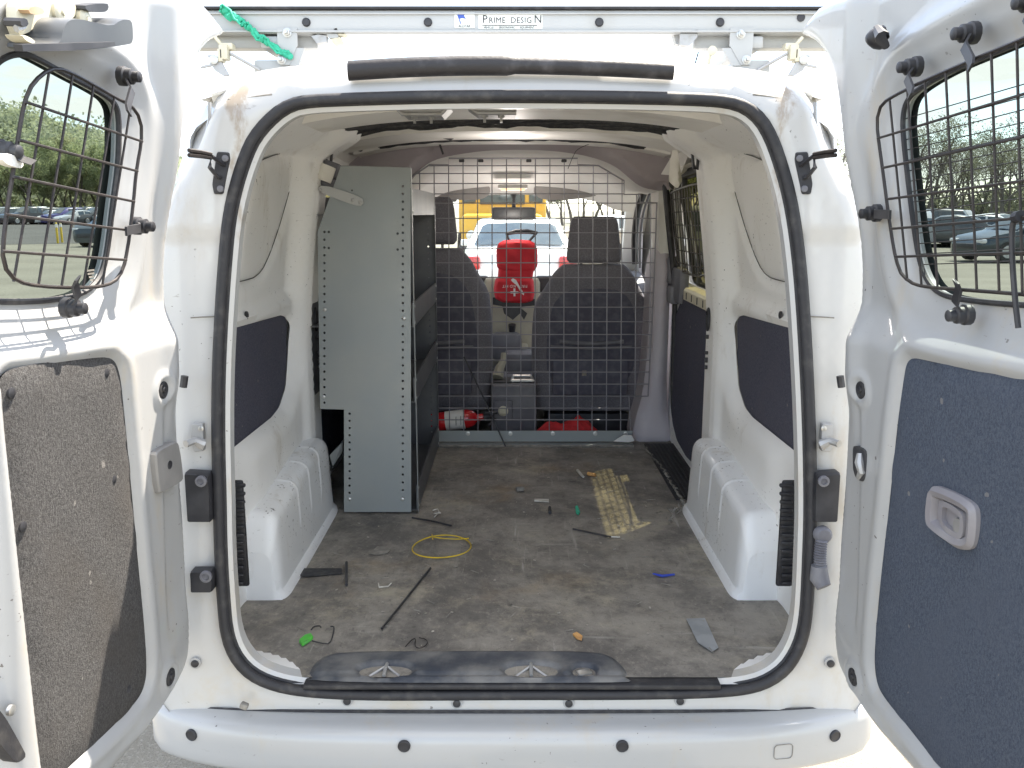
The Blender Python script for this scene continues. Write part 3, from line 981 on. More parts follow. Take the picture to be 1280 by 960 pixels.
for i, (cx, cy, rw, rh) in enumerate(rec[:2]):
    mb = MB()
    z = FZ - 0.006
    mb.tube([(cx, cy + .025, z + .012), (cx, cy, z + .016), (cx, cy - .026, z + .012)], 0.0042, 8)
    mb.tube([(cx - .034, cy - .016, z + .004), (cx, cy + .016, z + .012), (cx + .034, cy - .016, z + .004)], 0.0038, 6)
    mb.box((cx, cy - .004, z - .002), (.078, .045, .006), bev=.002)
    mb.build('door_striker', 'cast', van)
cx, cy, rw, rh = rec[2]
MB().box((cx, cy, FZ - .002), (.034, .024, .012), Matrix.Rotation(.35, 3, 'Z'), bev=.004).build('striker_block', 'steel', van)

# ---- roof lining seen from below
def ceil_z(x, y): return 1.838 - 0.05 * (np.abs(x) / 0.62) ** 3
P, T = sheet2d(densify([(-0.66, 0.14), (0.66, 0.14), (0.66, 2.03), (-0.66, 2.03)], 0.03), [], 0.03)
zc = ceil_z(P[:, 0], P[:, 1]) + 0.003 * np.sin(P[:, 1] * 40)
MB().add(np.stack([P[:, 0], P[:, 1], zc], 1), T).build('roof_lining', 'ceiling', van)
def roof_bow(ya, yb, drop, nm='roof_bow'):
    xs = np.linspace(-0.63, 0.63, 40)
    pr = [(ya, 0.0), (ya + 0.02, -drop), (yb - 0.02, -drop), (yb, 0.0)]
    MB().loft([[(x, y, float(ceil_z(x, y)) + dz + 0.004) for y, dz in pr] for x in xs], closed=False).build(nm, 'ceiling', van, angle=20)
roof_bow(0.14, 0.36, 0.028); roof_bow(0.66, 0.96, 0.022); roof_bow(1.28, 1.66, 0.024); roof_bow(1.78, 1.98, 0.018)
# black wavy strips for the dark gaps between roof bows and their wires
for ya, yb, k in ((1.00, 1.24, 3), (1.70, 1.76, 2)):
    for j in range(k):
        y = ya + (yb - ya) * (j + .5) / k
        pts = []
        for i in range(30):
            x = -0.52 + 1.04 * i / 29
            pts.append((x, y + 0.012 * math.sin(i * .9 + j), float(ceil_z(x, y)) - 0.006 - 0.006 * abs(math.sin(i * .55 + 2 * j))))
        MB().tube(pts, [rnd.uniform(.005, .011) for _ in pts], 6).build('gap_strip', 'ink', van)
for s, pp in ((-1, [(384, 150), (400, 154), (424, 170), (447, 186), (462, 190)]), (1, [(884, 150), (860, 156), (838, 165), (826, 176), (812, 184)])):
    yy = [0.95, 1.05, 1.4, 1.75, 1.95]
    pts = [onY(p[0], p[1], y) for p, y in zip(pp, yy)]
    MB().tube(chaikin([tuple(p) for p in pts], 2, False), 0.010, 8).build('wiring_loom', 'plastic', van)
# underside of the roof rack feet: plates with bolts
for cx in (528, 616):
    c = onY(cx, 138, 0.62); mb = MB()
    zt = float(ceil_z(c.x, .62)) - 0.004
    poly = [(c.x - .085, zt), (c.x + .085, zt), (c.x + .05, zt - .034), (c.x - .05, zt - .034)] if cx < 600 else [(c.x - .09, zt), (c.x + .06, zt), (c.x + .06, zt - .034), (c.x - .04, zt - .034)]
    mb.prism([(p[0], 0.60, p[1]) for p in poly], (0, 0.14, 0))
    mb.tube([(poly[0][0], .595, poly[0][1]), (poly[3][0], .595, poly[3][1]), (poly[2][0], .595, poly[2][1]), (poly[1][0], .595, poly[1][1])], .005, 6)
    rb = mb.build('rack_backing_plate', 'cast', van, smooth=False)
    for dx in (-.022, .022):
        b = MB().lathe([(.009, 0), (.009, .008), (.004, .009), (.004, .02)], (c.x + dx, .63, zt - .034), (0, 0, -1), 6)
        b.build('bolt', 'steel', rb)
# cargo lamp
c = onY(640, 162, 1.50)
lm = MB().box((c.x, 1.50, c.z + .012), (.13, .07, .035), bev=.006).build('cargo_lamp', 'ceiling', van)
MB().box((c.x, 1.485, c.z - .010), (.075, .05, .014), bev=.005).build('lamp_lens', 'lamp', lm)
def lamp_light(loc, watts, par):
    """the light of an interior lamp that is switched on"""
    ld = bpy.data.lights.new('lamp_light', 'POINT')
    ld.energy = watts; ld.color = (1.0, 0.93, 0.86); ld.shadow_soft_size = 0.05
    lo = bpy.data.objects.new('lamp_light', ld)
    lo.parent = par; lo.location = Vector(loc) - wloc(par)
    COL.objects.link(lo)
lamp_light((c.x, 1.485, c.z - .15), 0.55, lm)
c = onY(570, 172, 1.6)
MB().tube([(c.x - .06, 1.55, c.z), (c.x - .02, 1.57, c.z - .004), (c.x + .03, 1.60, c.z + .025), (c.x + .05, 1.62, c.z + .03)], [.004, .009, .008, .006], 6).build('loose_connector', 'plastic', van)
# thin hanging wires
MB().tube(chaikin([tuple(onY(x, y, 1.9)) for x, y in ((548, 174), (551, 184), (554, 193))], 2, False), .004, 6).build('loose_wire', 'plastic', van)
MB().tube(chaikin([tuple(onY(x, y, 1.88)) for x, y in ((826, 158), (790, 168), (750, 176), (722, 185), (716, 196), (710, 211))], 2, False), .0013, 5).build('loose_wire', 'plastic', van)

# ---- purple grey bulkhead lining over the cab with its arch
BY = 1.985
arch_px = [(470, 300), (488, 262), (513, 224), (527, 207), (548, 196), (600, 187.5), (640, 186), (690, 187), (738, 194), (770, 206), (786, 220), (803, 234), (826, 238)]
out_px = [(848, 236), (862, 205), (858, 176), (640, 172), (420, 172), (418, 300)]
ar = chaikin([(lambda p: (p.x, p.z))(onY(*p, BY)) for p in arch_px], 2, False)
ou = [(lambda p: (p.x, p.z))(onY(*p, BY)) for p in out_px]
P, T = sheet2d(densify(list(ar) + ou, 0.02), [], 0.018)
da = pdist(P, ar, closed=False)
yy = BY + 0.05 * np.clip(1 - da / 0.05, 0, 1) ** 2 - 0.10 * sst(P[:, 1], 1.80, 1.86) - 0.016 * np.exp(-((da - 0.035) / 0.01) ** 2)
MB().add(np.stack([P[:, 0], yy, P[:, 1]], 1), T).build('overhead_lining', 'overhead', van, angle=70)
ar_r = resample(ar, n=60, closed=False)
h0 = [(p[0], BY + 0.05, p[1]) for p in ar_r]
h1 = [(p[0] * 0.98, 2.30, p[1] - 0.010 * 1) for p in ar_r]
def hx(p, y, zt, k):
    z = min(p[1], 1.9)
    return (np.clip(p[0] * k, -.66, .66), y, zt - (1.855 - z) * 0.55)
h2 = [hx(p, 2.72, 1.765, 1.02) for p in ar_r]
h3 = [hx(p, 3.02, 1.668, 1.04) for p in ar_r]
MB().loft([h0, h1, h2, h3], closed=False).build('cab_headliner', 'headliner', van, angle=60)
# right roof-corner cover of the bulkhead
c = [onY(845, 186, 1.8), onY(862, 190, 1.6), onY(850, 220, 1.6), onY(826, 218, 1.85)]
MB().prism([tuple(p) for p in c], (0.03, .03, 0.02)).build('corner_cover', 'headliner', van, smooth=False)

# ---- sliding doors with window, guard, carpet and sill plate
def side_wall_outer(s):
    """outer sheet from the rear quarter to the windscreen post, with the two window holes"""
    o = densify([(1.10, 0.42), (3.05, 0.42), (3.9, 0.50), (3.9, 1.0), (3.62, 1.22), (3.0, 1.76), (1.10, 1.76)], 0.06)
    w1 = resample(chaikin(densify([(1.22, 1.25), (2.02, 1.25), (2.03, 1.68), (1.22, 1.70)], .12), 2), 0.03)
    w2 = resample(chaikin(densify([(2.28, 1.17), (3.42, 1.17), (2.98, 1.64), (2.28, 1.66)], .14), 2), 0.04)
    P, T = sheet2d(o, [w1, w2], 0.06)
    MB().add(np.stack([s * (xc(P[:, 1]) - 0.10 * sst(P[:, 0], 3.0, 3.9)), P[:, 0], P[:, 1]], 1), T).build('side_skin', 'white', van)
    # inner skin of the sliding door
    o = densify([(1.20, FZ - .03), (2.12, FZ - .03), (2.12, 1.76), (1.20, 1.76)], 0.04)
    P, T = sheet2d(o, [w1], 0.03)
    dW = sdist(P, w1)
    d = 0.02 * sst(dW, 0.0, 0.04) + 0.03 * sst(1.24 - P[:, 1], 0, .03)
    xin = lambda z: 0.755 - 0.075 * sst(np.asarray(z, float), 1.10, 1.95)
    sd = MB().add(np.stack([s * (xin(P[:, 1]) - d + 0.012), P[:, 0], P[:, 1]], 1), T).build('sliding_door', 'inner', van)
    for nm, wp, dx in (('window', w1, 0.03), ('front_window', w2, 0.02)):
        Pg, Tg = sheet2d(offset2(wp if area2(wp) > 0 else wp[::-1], .012), [], 0.2)
        MB().add(np.stack([s * (xc(Pg[:, 1]) - dx), Pg[:, 0], Pg[:, 1]], 1), Tg).build(nm, 'glass_clear' if nm[0] == 'f' else 'glass_side', van if nm[0] == 'f' else sd, fix=False)
    MB().tube([(s * (xc(q[1]) - .03), q[0], q[1]) for q in w1], .009, 6, closed=True).build('window_rubber', 'rubber', sd)
    # carpet on the lower half
    o = chaikin([(1.22, 0.60), (1.80, 0.56), (2.03, 0.66), (2.04, 1.21), (1.22, 1.22)], 1)
    P, T = sheet2d(resample(o, .03), [], .06)
    MB().add(np.stack([s * (xin(P[:, 1]) - .045), P[:, 0], P[:, 1]], 1), T).build('carpet_panel', 'carpet_dark', sd)
    # zinc ledge with slots under the window
    y0, y1 = 1.30, 1.72
    zt = 1.255
    mb = MB()
    mb.loft([[(s * .735, y, zt), (s * .695, y, zt - .004), (s * .688, y, zt - .014), (s * .688, y, zt - .05), (s * .70, y, zt - .055)] for y in np.linspace(y0, y1, 12)], closed=False)
    lg = mb.build('door_ledge', 'cream_metal', sd, angle=20)
    for k in range(4):
        MB().box((s * .6875, y0 + .06 + .10 * k, zt - .032), (.003, .010, .026), bev=.001, seg=1).build('slot', 'ink', lg)
    return sd, w1
SDL, _ = side_wall_outer(-1); SDR, W1 = side_wall_outer(1)

# guard on the right sliding-door window
gd = MB()
gp = resample(chaikin([(1.23, 1.315), (2.00, 1.30), (2.015, 1.36), (2.02, 1.60), (1.98, 1.635), (1.26, 1.655), (1.22, 1.60)], 2), .03)
gx = lambda z: 0.705 - 0.04 * (z - 1.3) / .35
guard = empty('side_window_guard', (gx(1.48), 1.62, 1.48)); guard.parent = van; guard.location -= wloc(van)
MB().tube([(gx(q[1]), q[0], q[1]) for q in gp], .0045, 6, closed=True).build('guard_frame', 'guard', guard)
for k in range(15):
    y = 1.27 + k * 0.0515
    MB().tube([(gx(1.31), y, 1.31), (gx(1.648 - .02 * (y - 1.27)), y - .012, 1.648 - .02 * (y - 1.27))], .0026, 5).build('guard_wire', 'guard', guard)
for k in range(6):
    z = 1.345 + k * .052
    MB().tube([(gx(z) + .004, 1.225, z), (gx(z) + .004, 2.012, z - .006)], .0026, 5).build('guard_wire', 'guard', guard)
for y in (1.24, 1.70, 1.99):
    MB().box((gx(1.655) + .006, y, 1.66), (.022, .026, .035), bev=.004).build('guard_clamp', 'plastic', guard)
for y in (1.30, 1.56, 1.86):
    MB().box((gx(1.30) + .006, y, 1.30), (.012, .012, .045), bev=.002).build('guard_clamp', 'plastic', guard)

# sliding-door lock cover
c = onX(861, 345, .70)
MB().box((.712, 1.95, 1.245), (.045, .24, .15), bev=.018).box((.70, 1.99, 1.20), (.05, .09, .08), bev=.012).box((.70, 2.03, 1.30), (.05, .05, .12), bev=.012).build('door_lock_cover', 'darkgrey', SDR)
MB().box((-.712, 1.93, 1.275), (.045, .26, .15), bev=.018).build('door_lock_cover', 'darkgrey', SDL)
# belt-high white rail above the sliding door with black guide channel
for s in (-1, 1):
    f = (lambda x: x) if s > 0 else (lambda x: 1280 - x)
    a, b = onY(f(858), 222, 1.95), onY(f(884), 200, 1.25)
    mb = MB().loft([[(s * .672 - s * .015 * k, y, z), (s * .70, y, z), (s * .70, y, z + .028), (s * .672, y, z + .028)] for y, z, k in ((1.22, 1.70, 0), (2.0, 1.675, 0))], closed=True)
    mb.build('guide_rail', 'ink', van, smooth=False)
    MB().loft([[(s * .64, y, z + .03), (s * .70, y, z + .022), (s * .72, y, z + .04), (s * .60, y, 1.815), (s * .56, y, 1.835)] for y, z in ((1.20, 1.70), (2.0, 1.675))], closed=False).build('cant_rail', 'ceiling', van, angle=20)

# ---- centre pillars beside the wire partition
def pillar(s):
    f = (lambda x: x) if s > 0 else (lambda x: 1280 - x)
    def poly(pp, y): return [tuple(onY(f(a), b, y)) for a, b in pp]
    lo = [(819, 318), (829, 310), (841, 318), (838, 400), (834, 500), (840, 540), (848, 563), (806, 561), (790, 556), (793, 535), (806, 490), (812, 420), (815, 350)]
    pts = chaikin([(p[0], p[2]) for p in poly(lo, 2.04)], 1)
    pts = resample(pts, .02)
    P, T = sheet2d(pts, [], .03)
    d = -sdist(P, pts)
    yy = 2.075 - 0.05 * np.sqrt(np.clip(1 - (1 - np.clip(d / .045, 0, 1)) ** 2, 0, 1))
    mb = MB().add(np.stack([P[:, 0], yy, P[:, 1]], 1), T)
    mb.strip([(q[0], 2.075, q[1]) for q in pts], [(q[0], 2.25, q[1]) for q in pts], True)
    pl = mb.build('centre_pillar_trim', 'trim_purple', van, angle=60)
    up = [(823, 238), (834, 232), (838, 262), (843, 318), (829, 316), (824, 318), (823, 280)]
    pts = resample(np.array([(p[0], p[2]) for p in poly(up, 2.055)]), .02)
    P, T = sheet2d(pts, [], .03)
    mb = MB().add(np.stack([P[:, 0], np.full(len(P), 2.055), P[:, 1]], 1), T)
    mb.strip([(q[0], 2.055, q[1]) for q in pts], [(q[0], 2.26, q[1]) for q in pts], True)
    mb.build('upper_pillar_trim', 'headliner', van, angle=30)
    w = [(831, 222), (834, 260), (840, 320), (845, 360), (843, 430), (841, 500), (846, 540), (855, 572)]
    q = chaikin([tuple(p) for p in poly(w, 2.0)], 2, False)
    MB().tube(q, .0135, 8).tube([(p[0] + s * .022, p[1] - .01, p[2]) for p in q], .006, 6).build('door_rubber', 'rubber', van)
    q2 = [(p[0] + s * .034, p[1] - .012, p[2]) for p in q]
    MB().tube(q2, .004, 6).build('door_flange', 'inner', van)
pillar(1); pillar(-1)

# ---- cab: dash, windscreen, posts, seats, console
dash = MB()
prof = [(2.98, 0.60), (2.93, 0.80), (2.94, 1.02), (2.98, 1.14), (3.08, 1.205), (3.30, 1.225), (3.72, 1.20), (3.75, 0.6)]
dash.loft([[(x, y + .05 * (x / .72) ** 2, z - .02 * abs(x)) for y, z in chaikin(prof, 2, False)] for x in np.linspace(-.74, .74, 24)], closed=False)
dsh = dash.build('dashboard', 'darkgrey', van, angle=60)
st = MB().box((0.0, 2.90, .96), (.30, .10, .50), bev=.03).build('centre_stack', 'beige', dsh)
for sx in (-1, 1):
    v = MB().box((sx * .185, 2.905, 1.17), (.115, .05, .09), bev=.012).build('air_vent', 'plastic', dsh)
    for k in range(4):
        MB().box((sx * .185 - .036 + .024 * k, 2.876, 1.17), (.007, .012, .075), bev=.002, seg=1).build('vent_slat', 'ink', v) if False else None
gl = MB().loft([[(x, 2.90 - .03 * k, .93 - .1 * k), (x, 2.90 - .03 * k + .02, .93 - .1 * k + .01)] for k, x in ((0, -.1), (0, .1))], closed=False)
sh = MB().tube([(0.0, 2.80, .84), (0.0, 2.77, .93), (.0, 2.76, .97)], [.03, .016, .02], 8).build('gear_lever', 'plastic', dsh)
MB().box((0.0, 2.79, .845), (.17, .16, .03), bev=.012).build('gear_surround', 'beige', dsh)
# steering wheel
sw = []
for i in range(24):
    a = 2 * math.pi * i / 24
    sw.append((-.38 + .185 * math.cos(a), 2.76 + .07 * math.sin(a), 1.10 + .17 * math.sin(a)))
MB().tube(sw, .014, 8, closed=True).tube([(-.565, 2.76, 1.10), (-.38, 2.80, 1.08), (-.195, 2.76, 1.10)], .018, 6).box((-.38, 2.80, 1.085), (.15, .06, .11), bev=.02).build('steering_wheel', 'plastic', van)
# windscreen and frame
tl, tr, bl, br = Vector((-.66, 3.03, 1.665)), Vector((.66, 3.03, 1.665)), Vector((-.74, 3.74, 1.20)), Vector((.74, 3.74, 1.20))
rows = []
for i in range(7):
    v = i / 6
    rows.append([tuple(tl.lerp(bl, v).lerp(tr.lerp(br, v), u) + Vector((0, .09 * math.sin(math.pi * u), .015 * math.sin(math.pi * u)))) for u in np.linspace(0, 1, 13)])
MB().loft(rows, closed=False).build('windscreen', 'glass_clear', van)
for s in (-1, 1):
    MB().loft([[(s * (.60 + .02), 2.99, 1.655), (s * .74, 2.99, 1.70), (s * .74, 3.05, 1.73), (s * .62, 3.06, 1.69)],
               [(s * .68, 3.70, 1.16), (s * .80, 3.66, 1.16), (s * .80, 3.76, 1.22), (s * .69, 3.78, 1.22)]], closed=True).build('windscreen_post', 'headliner', van, angle=20)
MB().box((0, 3.07, 1.70), (1.34, .12, .05), bev=.015).build('windscreen_header', 'headliner', van)
# bonnet and nose
rows = []
for y, z, w in ((3.70, 1.185, .78), (3.95, 1.10, .78), (4.15, 1.02, .76), (4.28, .90, .72), (4.33, .70, .70), (4.33, .35, .68)):
    rows.append([(x * w, y - .10 * abs(x) ** 3, z - .05 * abs(x) ** 3) for x in np.linspace(-1, 1, 13)])
MB().loft(rows, closed=False).build('bonnet', 'white', van)
# sun visors
for s in (-1, 1):
    pts = []
    x0, x1 = (.115, .50) if s > 0 else (-.115, -.50)
    o = chaikin([(x0, 1.615), (x0, 1.72), (x1 * 1.02, 1.715), (x1 * 1.02, 1.645), ((x0 + x1) / 2, 1.610)], 2)
    P, T = sheet2d(resample(o, .02), [], .05)
    MB().add(np.stack([P[:, 0], 2.86 - (P[:, 1] - 1.72) * .8, P[:, 1]], 1), T).add(np.stack([P[:, 0], 2.882 - (P[:, 1] - 1.72) * .8, P[:, 1]], 1), T).strip(
        [(q[0], 2.86 - (q[1] - 1.72) * .8, q[1]) for q in resample(o, .02)], [(q[0], 2.882 - (q[1] - 1.72) * .8, q[1]) for q in resample(o, .02)], True).build('sun_visor', 'visor', van, angle=30)
# dome lamp and mirror
c = onY(641, 237, 2.72)
dl = MB().box((c.x, 2.72, c.z + .014), (.15, .10, .02), bev=.008).build('dome_lamp', 'headliner', van)
MB().box((c.x, 2.715, c.z + .001), (.12, .075, .010), bev=.004).build('lamp_lens', 'lamp', dl)
lamp_light((c.x, 2.715, c.z - .14), 0.55, dl)
c = onY(642, 267, 2.98)
mr = MB().box((c.x, 2.98, c.z), (.235, .035, .068), bev=.015, seg=3).build('rear_view_mirror', 'mirror', van)
MB().tube([(c.x, 3.0, c.z + .02), (c.x + .002, 3.01, c.z + .075), (c.x, 3.03, c.z + .125)], [.011, .010, .022], 8).box((c.x, 3.02, c.z + .12), (.06, .06, .025), bev=.008).build('mirror_stalk', 'plastic', mr)
# black strip of the front door frame and the outside mirror
MB().tube(chaikin([tuple(onY(x, y, 2.45)) for x, y in ((806, 240), (797, 262), (793, 295), (794, 330))], 2, False), .016, 8).build('door_rubber', 'rubber', van)
MB().tube(chaikin([tuple(onY(x, y, 2.40)) for x, y in ((812, 242), (803, 268), (800, 300), (800, 335))], 2, False), .006, 6).build('seat_belt_edge', 'darkgrey', van)
c = onY(819, 280, 3.15)
MB().box(c + Vector((.09, 0, 0)), (.20, .10, .17), bev=.04, seg=3).build('outside_mirror', 'plastic', van)
# front doors, inner face
for s in (-1, 1):
    w2 = resample(chaikin(densify([(2.28, 1.19), (3.42, 1.19), (2.98, 1.63), (2.28, 1.65)], .14), 2), 0.04)
    P, T = sheet2d(densify([(2.12, .44), (3.1, .44), (3.72, .6), (3.66, 1.17), (3.02, 1.72), (2.12, 1.74)], .06), [w2], .06)
    MB().add(np.stack([s * (xc(P[:, 1]) - .06), P[:, 0], P[:, 1]], 1), T).build('front_door', 'trim_purple', van)

def seat(cx, hz, back_top, name='front_seat'):
    root = empty(name, (cx, 2.45, .46)); root.parent = van; root.location -= wloc(van)
    rings = []
    z0, z1 = .60, back_top
    for t in list(np.linspace(0, .88, 18)) + list(np.linspace(.9, 1, 8)):
        z = z0 + (z1 - z0) * t
        hw = .262 + .016 * math.sin(math.pi * min(1, t * 1.2)) - .085 * sst(np.array(t), .70, 1.0)
        hd = .075 + .02 * math.sin(math.pi * t)
        if t > .90: hw *= 1 - .22 * ((t - .90) / .10) ** 2.5; hd *= 1 - .5 * ((t - .90) / .10) ** 2
        y = 2.43 - .20 * t + .03 * math.sin(math.pi * t)
        rings.append(ell_ring((cx, y, z), hw, hd, 3.2, 28))
    MB().loft(rings).build('seat_back', 'seat', root, angle=70)
    # hard back panel with map pocket
    o = chaikin([(cx - .20, .70), (cx + .20, .70), (cx + .215, 1.0), (cx + .16, back_top - .10), (cx - .16, back_top - .10), (cx - .215, 1.0)], 2)
    o = resample(o, .02)
    P, T = sheet2d(o, [], .04)
    d = -sdist(P, o)
    def yb(z): 
        t = (z - z0) / (z1 - z0)
        return 2.43 - .20 * t + .03 * np.sin(np.pi * t) - .075 - .02 * np.sin(np.pi * t)
    MB().add(np.stack([P[:, 0], yb(P[:, 1]) - .012 * sst(d, 0, .03) + .002, P[:, 1]], 1), T).build('back_panel', 'seat_panel', root)
    for z, hw, r in ((.955, .15, .010), (.93, .19, .007)):
        MB().tube(chaikin([(cx - hw, yb(z) - .012, z), (cx, yb(z - .012) - .018, z - .012), (cx + hw, yb(z) - .012, z)], 2, False), r, 6).build('pocket_edge', 'darkgrey', root)
    MB().box((cx, yb(.83) - .008, .80), (.36, .022, .22), bev=.012).build('lower_pocket', 'seat_panel', root)
    if cx > 0: MB().box((cx - .03, yb(.83) - .024, .80), (.022, .003, .026), bev=.001, seg=1).build('care_tag', 'dirtgrey', root)
    # cushion
    MB().box((cx, 2.68, .66), (.52, .55, .17), bev=.05, seg=3).build('seat_cushion', 'seat', root)
    MB().box((cx, 2.62, .51), (.40, .48, .14), bev=.01).build('seat_frame', 'plastic', root)
    # headrest
    hr = []
    for t in np.linspace(0, 1, 14):
        z = hz - .105 + .21 * t
        e = math.sqrt(max(0.02, 1 - abs(2 * t - 1) ** 6))
        hr.append(ell_ring((cx, 2.23 + .01 * t, z), (.128 - .022 * t) * (.82 + .18 * e), .058 * (.55 + .45 * e), 3.6, 24))
    MB().loft(hr).build('headrest', 'seat', root, angle=70)
    for dx in (-.055, .055):
        MB().tube([(cx + dx, 2.24, back_top - .06), (cx + dx, 2.235, hz - .08)], .007, 8).build('headrest_post', 'steel', root)
    return root
seat(.372, onY(743, 300, 2.23).z, onY(743, 330, 2.26).z)
seat(-.372, onY(543, 276, 2.23).z, onY(543, 311, 2.26).z)
# console between the seats
cs = MB().box((.01, 2.52, .62), (.215, .60, .26), bev=.015).build('centre_console', 'darkgrey', van)
MB().box((.035, 2.66, .80), (.15, .22, .10), bev=.02).box((-.03, 2.74, .86), (.16, .12, .14), bev=.03).build('console_armrest', 'darkgrey', cs)
c = onY(653, 464, 2.33)
zc_ = .757
mb = MB()
for a, b in (((-.05, -.045), (.05, -.045)), ((.05, -.045), (.045, .07)), ((.045, .07), (-.045, .07)), ((-.045, .07), (-.05, -.045))):
    mb.tube([(c.x + a[0], 2.34 + a[1], zc_ + .004), (c.x + b[0], 2.34 + b[1], zc_ + .004)], .007, 6)
mb.build('cup_holder_frame', 'steel', cs)
MB().box((c.x, 2.352, zc_ - .004), (.088, .105, .01)).build('cup_holder_well', 'ink', cs)
c = onY(627, 470, 2.36)
MB().tube([(c.x - .02, 2.34, .765), (c.x - .012, 2.37, .80), (c.x + .01, 2.40, .845), (c.x + .012, 2.41, .875)], [.03, .024, .016, .016], 8).build('hand_brake', 'beige', cs)
MB().box((-.045, 2.34, .756), (.09, .13, .006), bev=.002).build('brake_slot', 'ink', cs)
c = onY(629, 513, 2.215)
MB().box((c.x, 2.215, c.z), (.09, .02, .10), bev=.008).build('socket_plate', 'darkgrey', cs)
MB().lathe([(.024, 0), (.024, .008), (.017, .010), (.015, .004), (.006, .004), (.006, .009), (.001, .009)], (c.x, 2.205, c.z), (0, -1, 0), 16).build('power_socket', 'cream_metal', cs)

# ---- rear bumper
def yoff(x): return .025 * (x / .82) ** 2 + .075 * (abs(x) / .82) ** 6
xs = np.linspace(-.835, .835, 75)
rings = []
for x in xs:
    q = abs(x) / .835
    k = math.sqrt(max(0.0, 1 - max(0, (q - .93) / .07) ** 2.4))
    zc0, hz = .42, .05
    y0 = yoff(x)
    pr = [(.004, .455), (-.040, .455), (-.062, .452), (-.078, .444), (-.084, .433), (-.0875, .420), (-.089, .362), (-.085, .347), (-.074, .338), (-.01, .334)]
    pr = chaikin(pr, 1, False)
    rings.append([(x, y * (.35 + .65 * k) + y0, zc0 + (z - zc0) * (.25 + .75 * k) + .012 * q ** 4) for y, z in pr])
bp = MB().loft(rings, closed=False)
bump = bp.build('rear_bumper', 'white', van, angle=60)
def bumper_y(x, z):
    return -.0885 + yoff(x)
for px, py in ((239, 919), (505, 933), (778, 933), (1044, 920)):
    y = -.09
    for _ in range(4):
        c = onY(px, py, y); y = -.089 + yoff(c.x)
    q = abs(c.x) / .78
    slope = .05 * c.x / .6724 + .45 * abs(c.x) ** 5 / .82 ** 6 * (1 if c.x > 0 else -1)
    mb = MB().lathe([(.0135, -.003), (.0135, .0015), (.0118, .003), (.0105, .0015), (.0005, .002)], c, (slope, -1, 0), 20)
    mb.build('parking_sensor', 'plastic', bump)
c = onY(980, 941, -.07)
sq = rrect(c.x, c.z, .042, .034, .008)
MB().tube([(q[0], -.0895 + yoff(q[0]), q[1]) for q in sq], .0009, 5, closed=True).build('tow_eye_cover_edge', 'dirtgrey', bump)
# black gap line between bumper and body
MB().tube([(x, -.008 + .3 * yoff(x), .4575) for x in np.linspace(-.74, .74, 40)], .004, 6).build('bumper_gap', 'ink', van)
for px, py in ((434, 876), (571, 879), (711, 879), (850, 876), (244, 829), (1038, 829)):
    c = hit(px, py, (0, -.002, FZ), RN)
    r = .0085
    MB().lathe([(r * 1.5, -.004), (r * 1.5, .001), (r * 1.05, .0015)], c, (0, -1, 0), 18).build('plug_rim', 'white', van)
    MB().lathe([(r, -.002), (r, .004), (r * .6, .006), (.0005, .006)], c, (0, -1, 0), 16).build('plug', 'plastic', van)
# little clip of dried mud on the bumper seam
c = onY(307, 879, -.02)
MB().box(c + Vector((0, -.01, 0)), (.018, .014, .014), Matrix.Rotation(.4, 3, 'Y'), bev=.004).build('mud_clod', 'dirtgrey', van)
# ---- black rubber strip along the rear roof edge
pts = [hit(px, py, (0, .0, FZ), RN) for px, py in ((437, 87), (500, 83), (570, 80.5), (640, 80.5), (720, 82), (790, 85), (840, 88))]
sp = resample(np.array(chaikin([tuple(p) for p in pts], 2, False)), n=40, closed=False)
mb = MB()
mb.loft([[(p[0], p[1] - .012 + .016 * math.cos(a), p[2] - .004 + (.0165 + (.003 if i < 20 else 0)) * math.sin(a)) for a in np.linspace(0, 2 * math.pi, 13)[:-1]] for i, p in enumerate(sp)])
mb.build('roof_edge_strip', 'trim', van, angle=50)

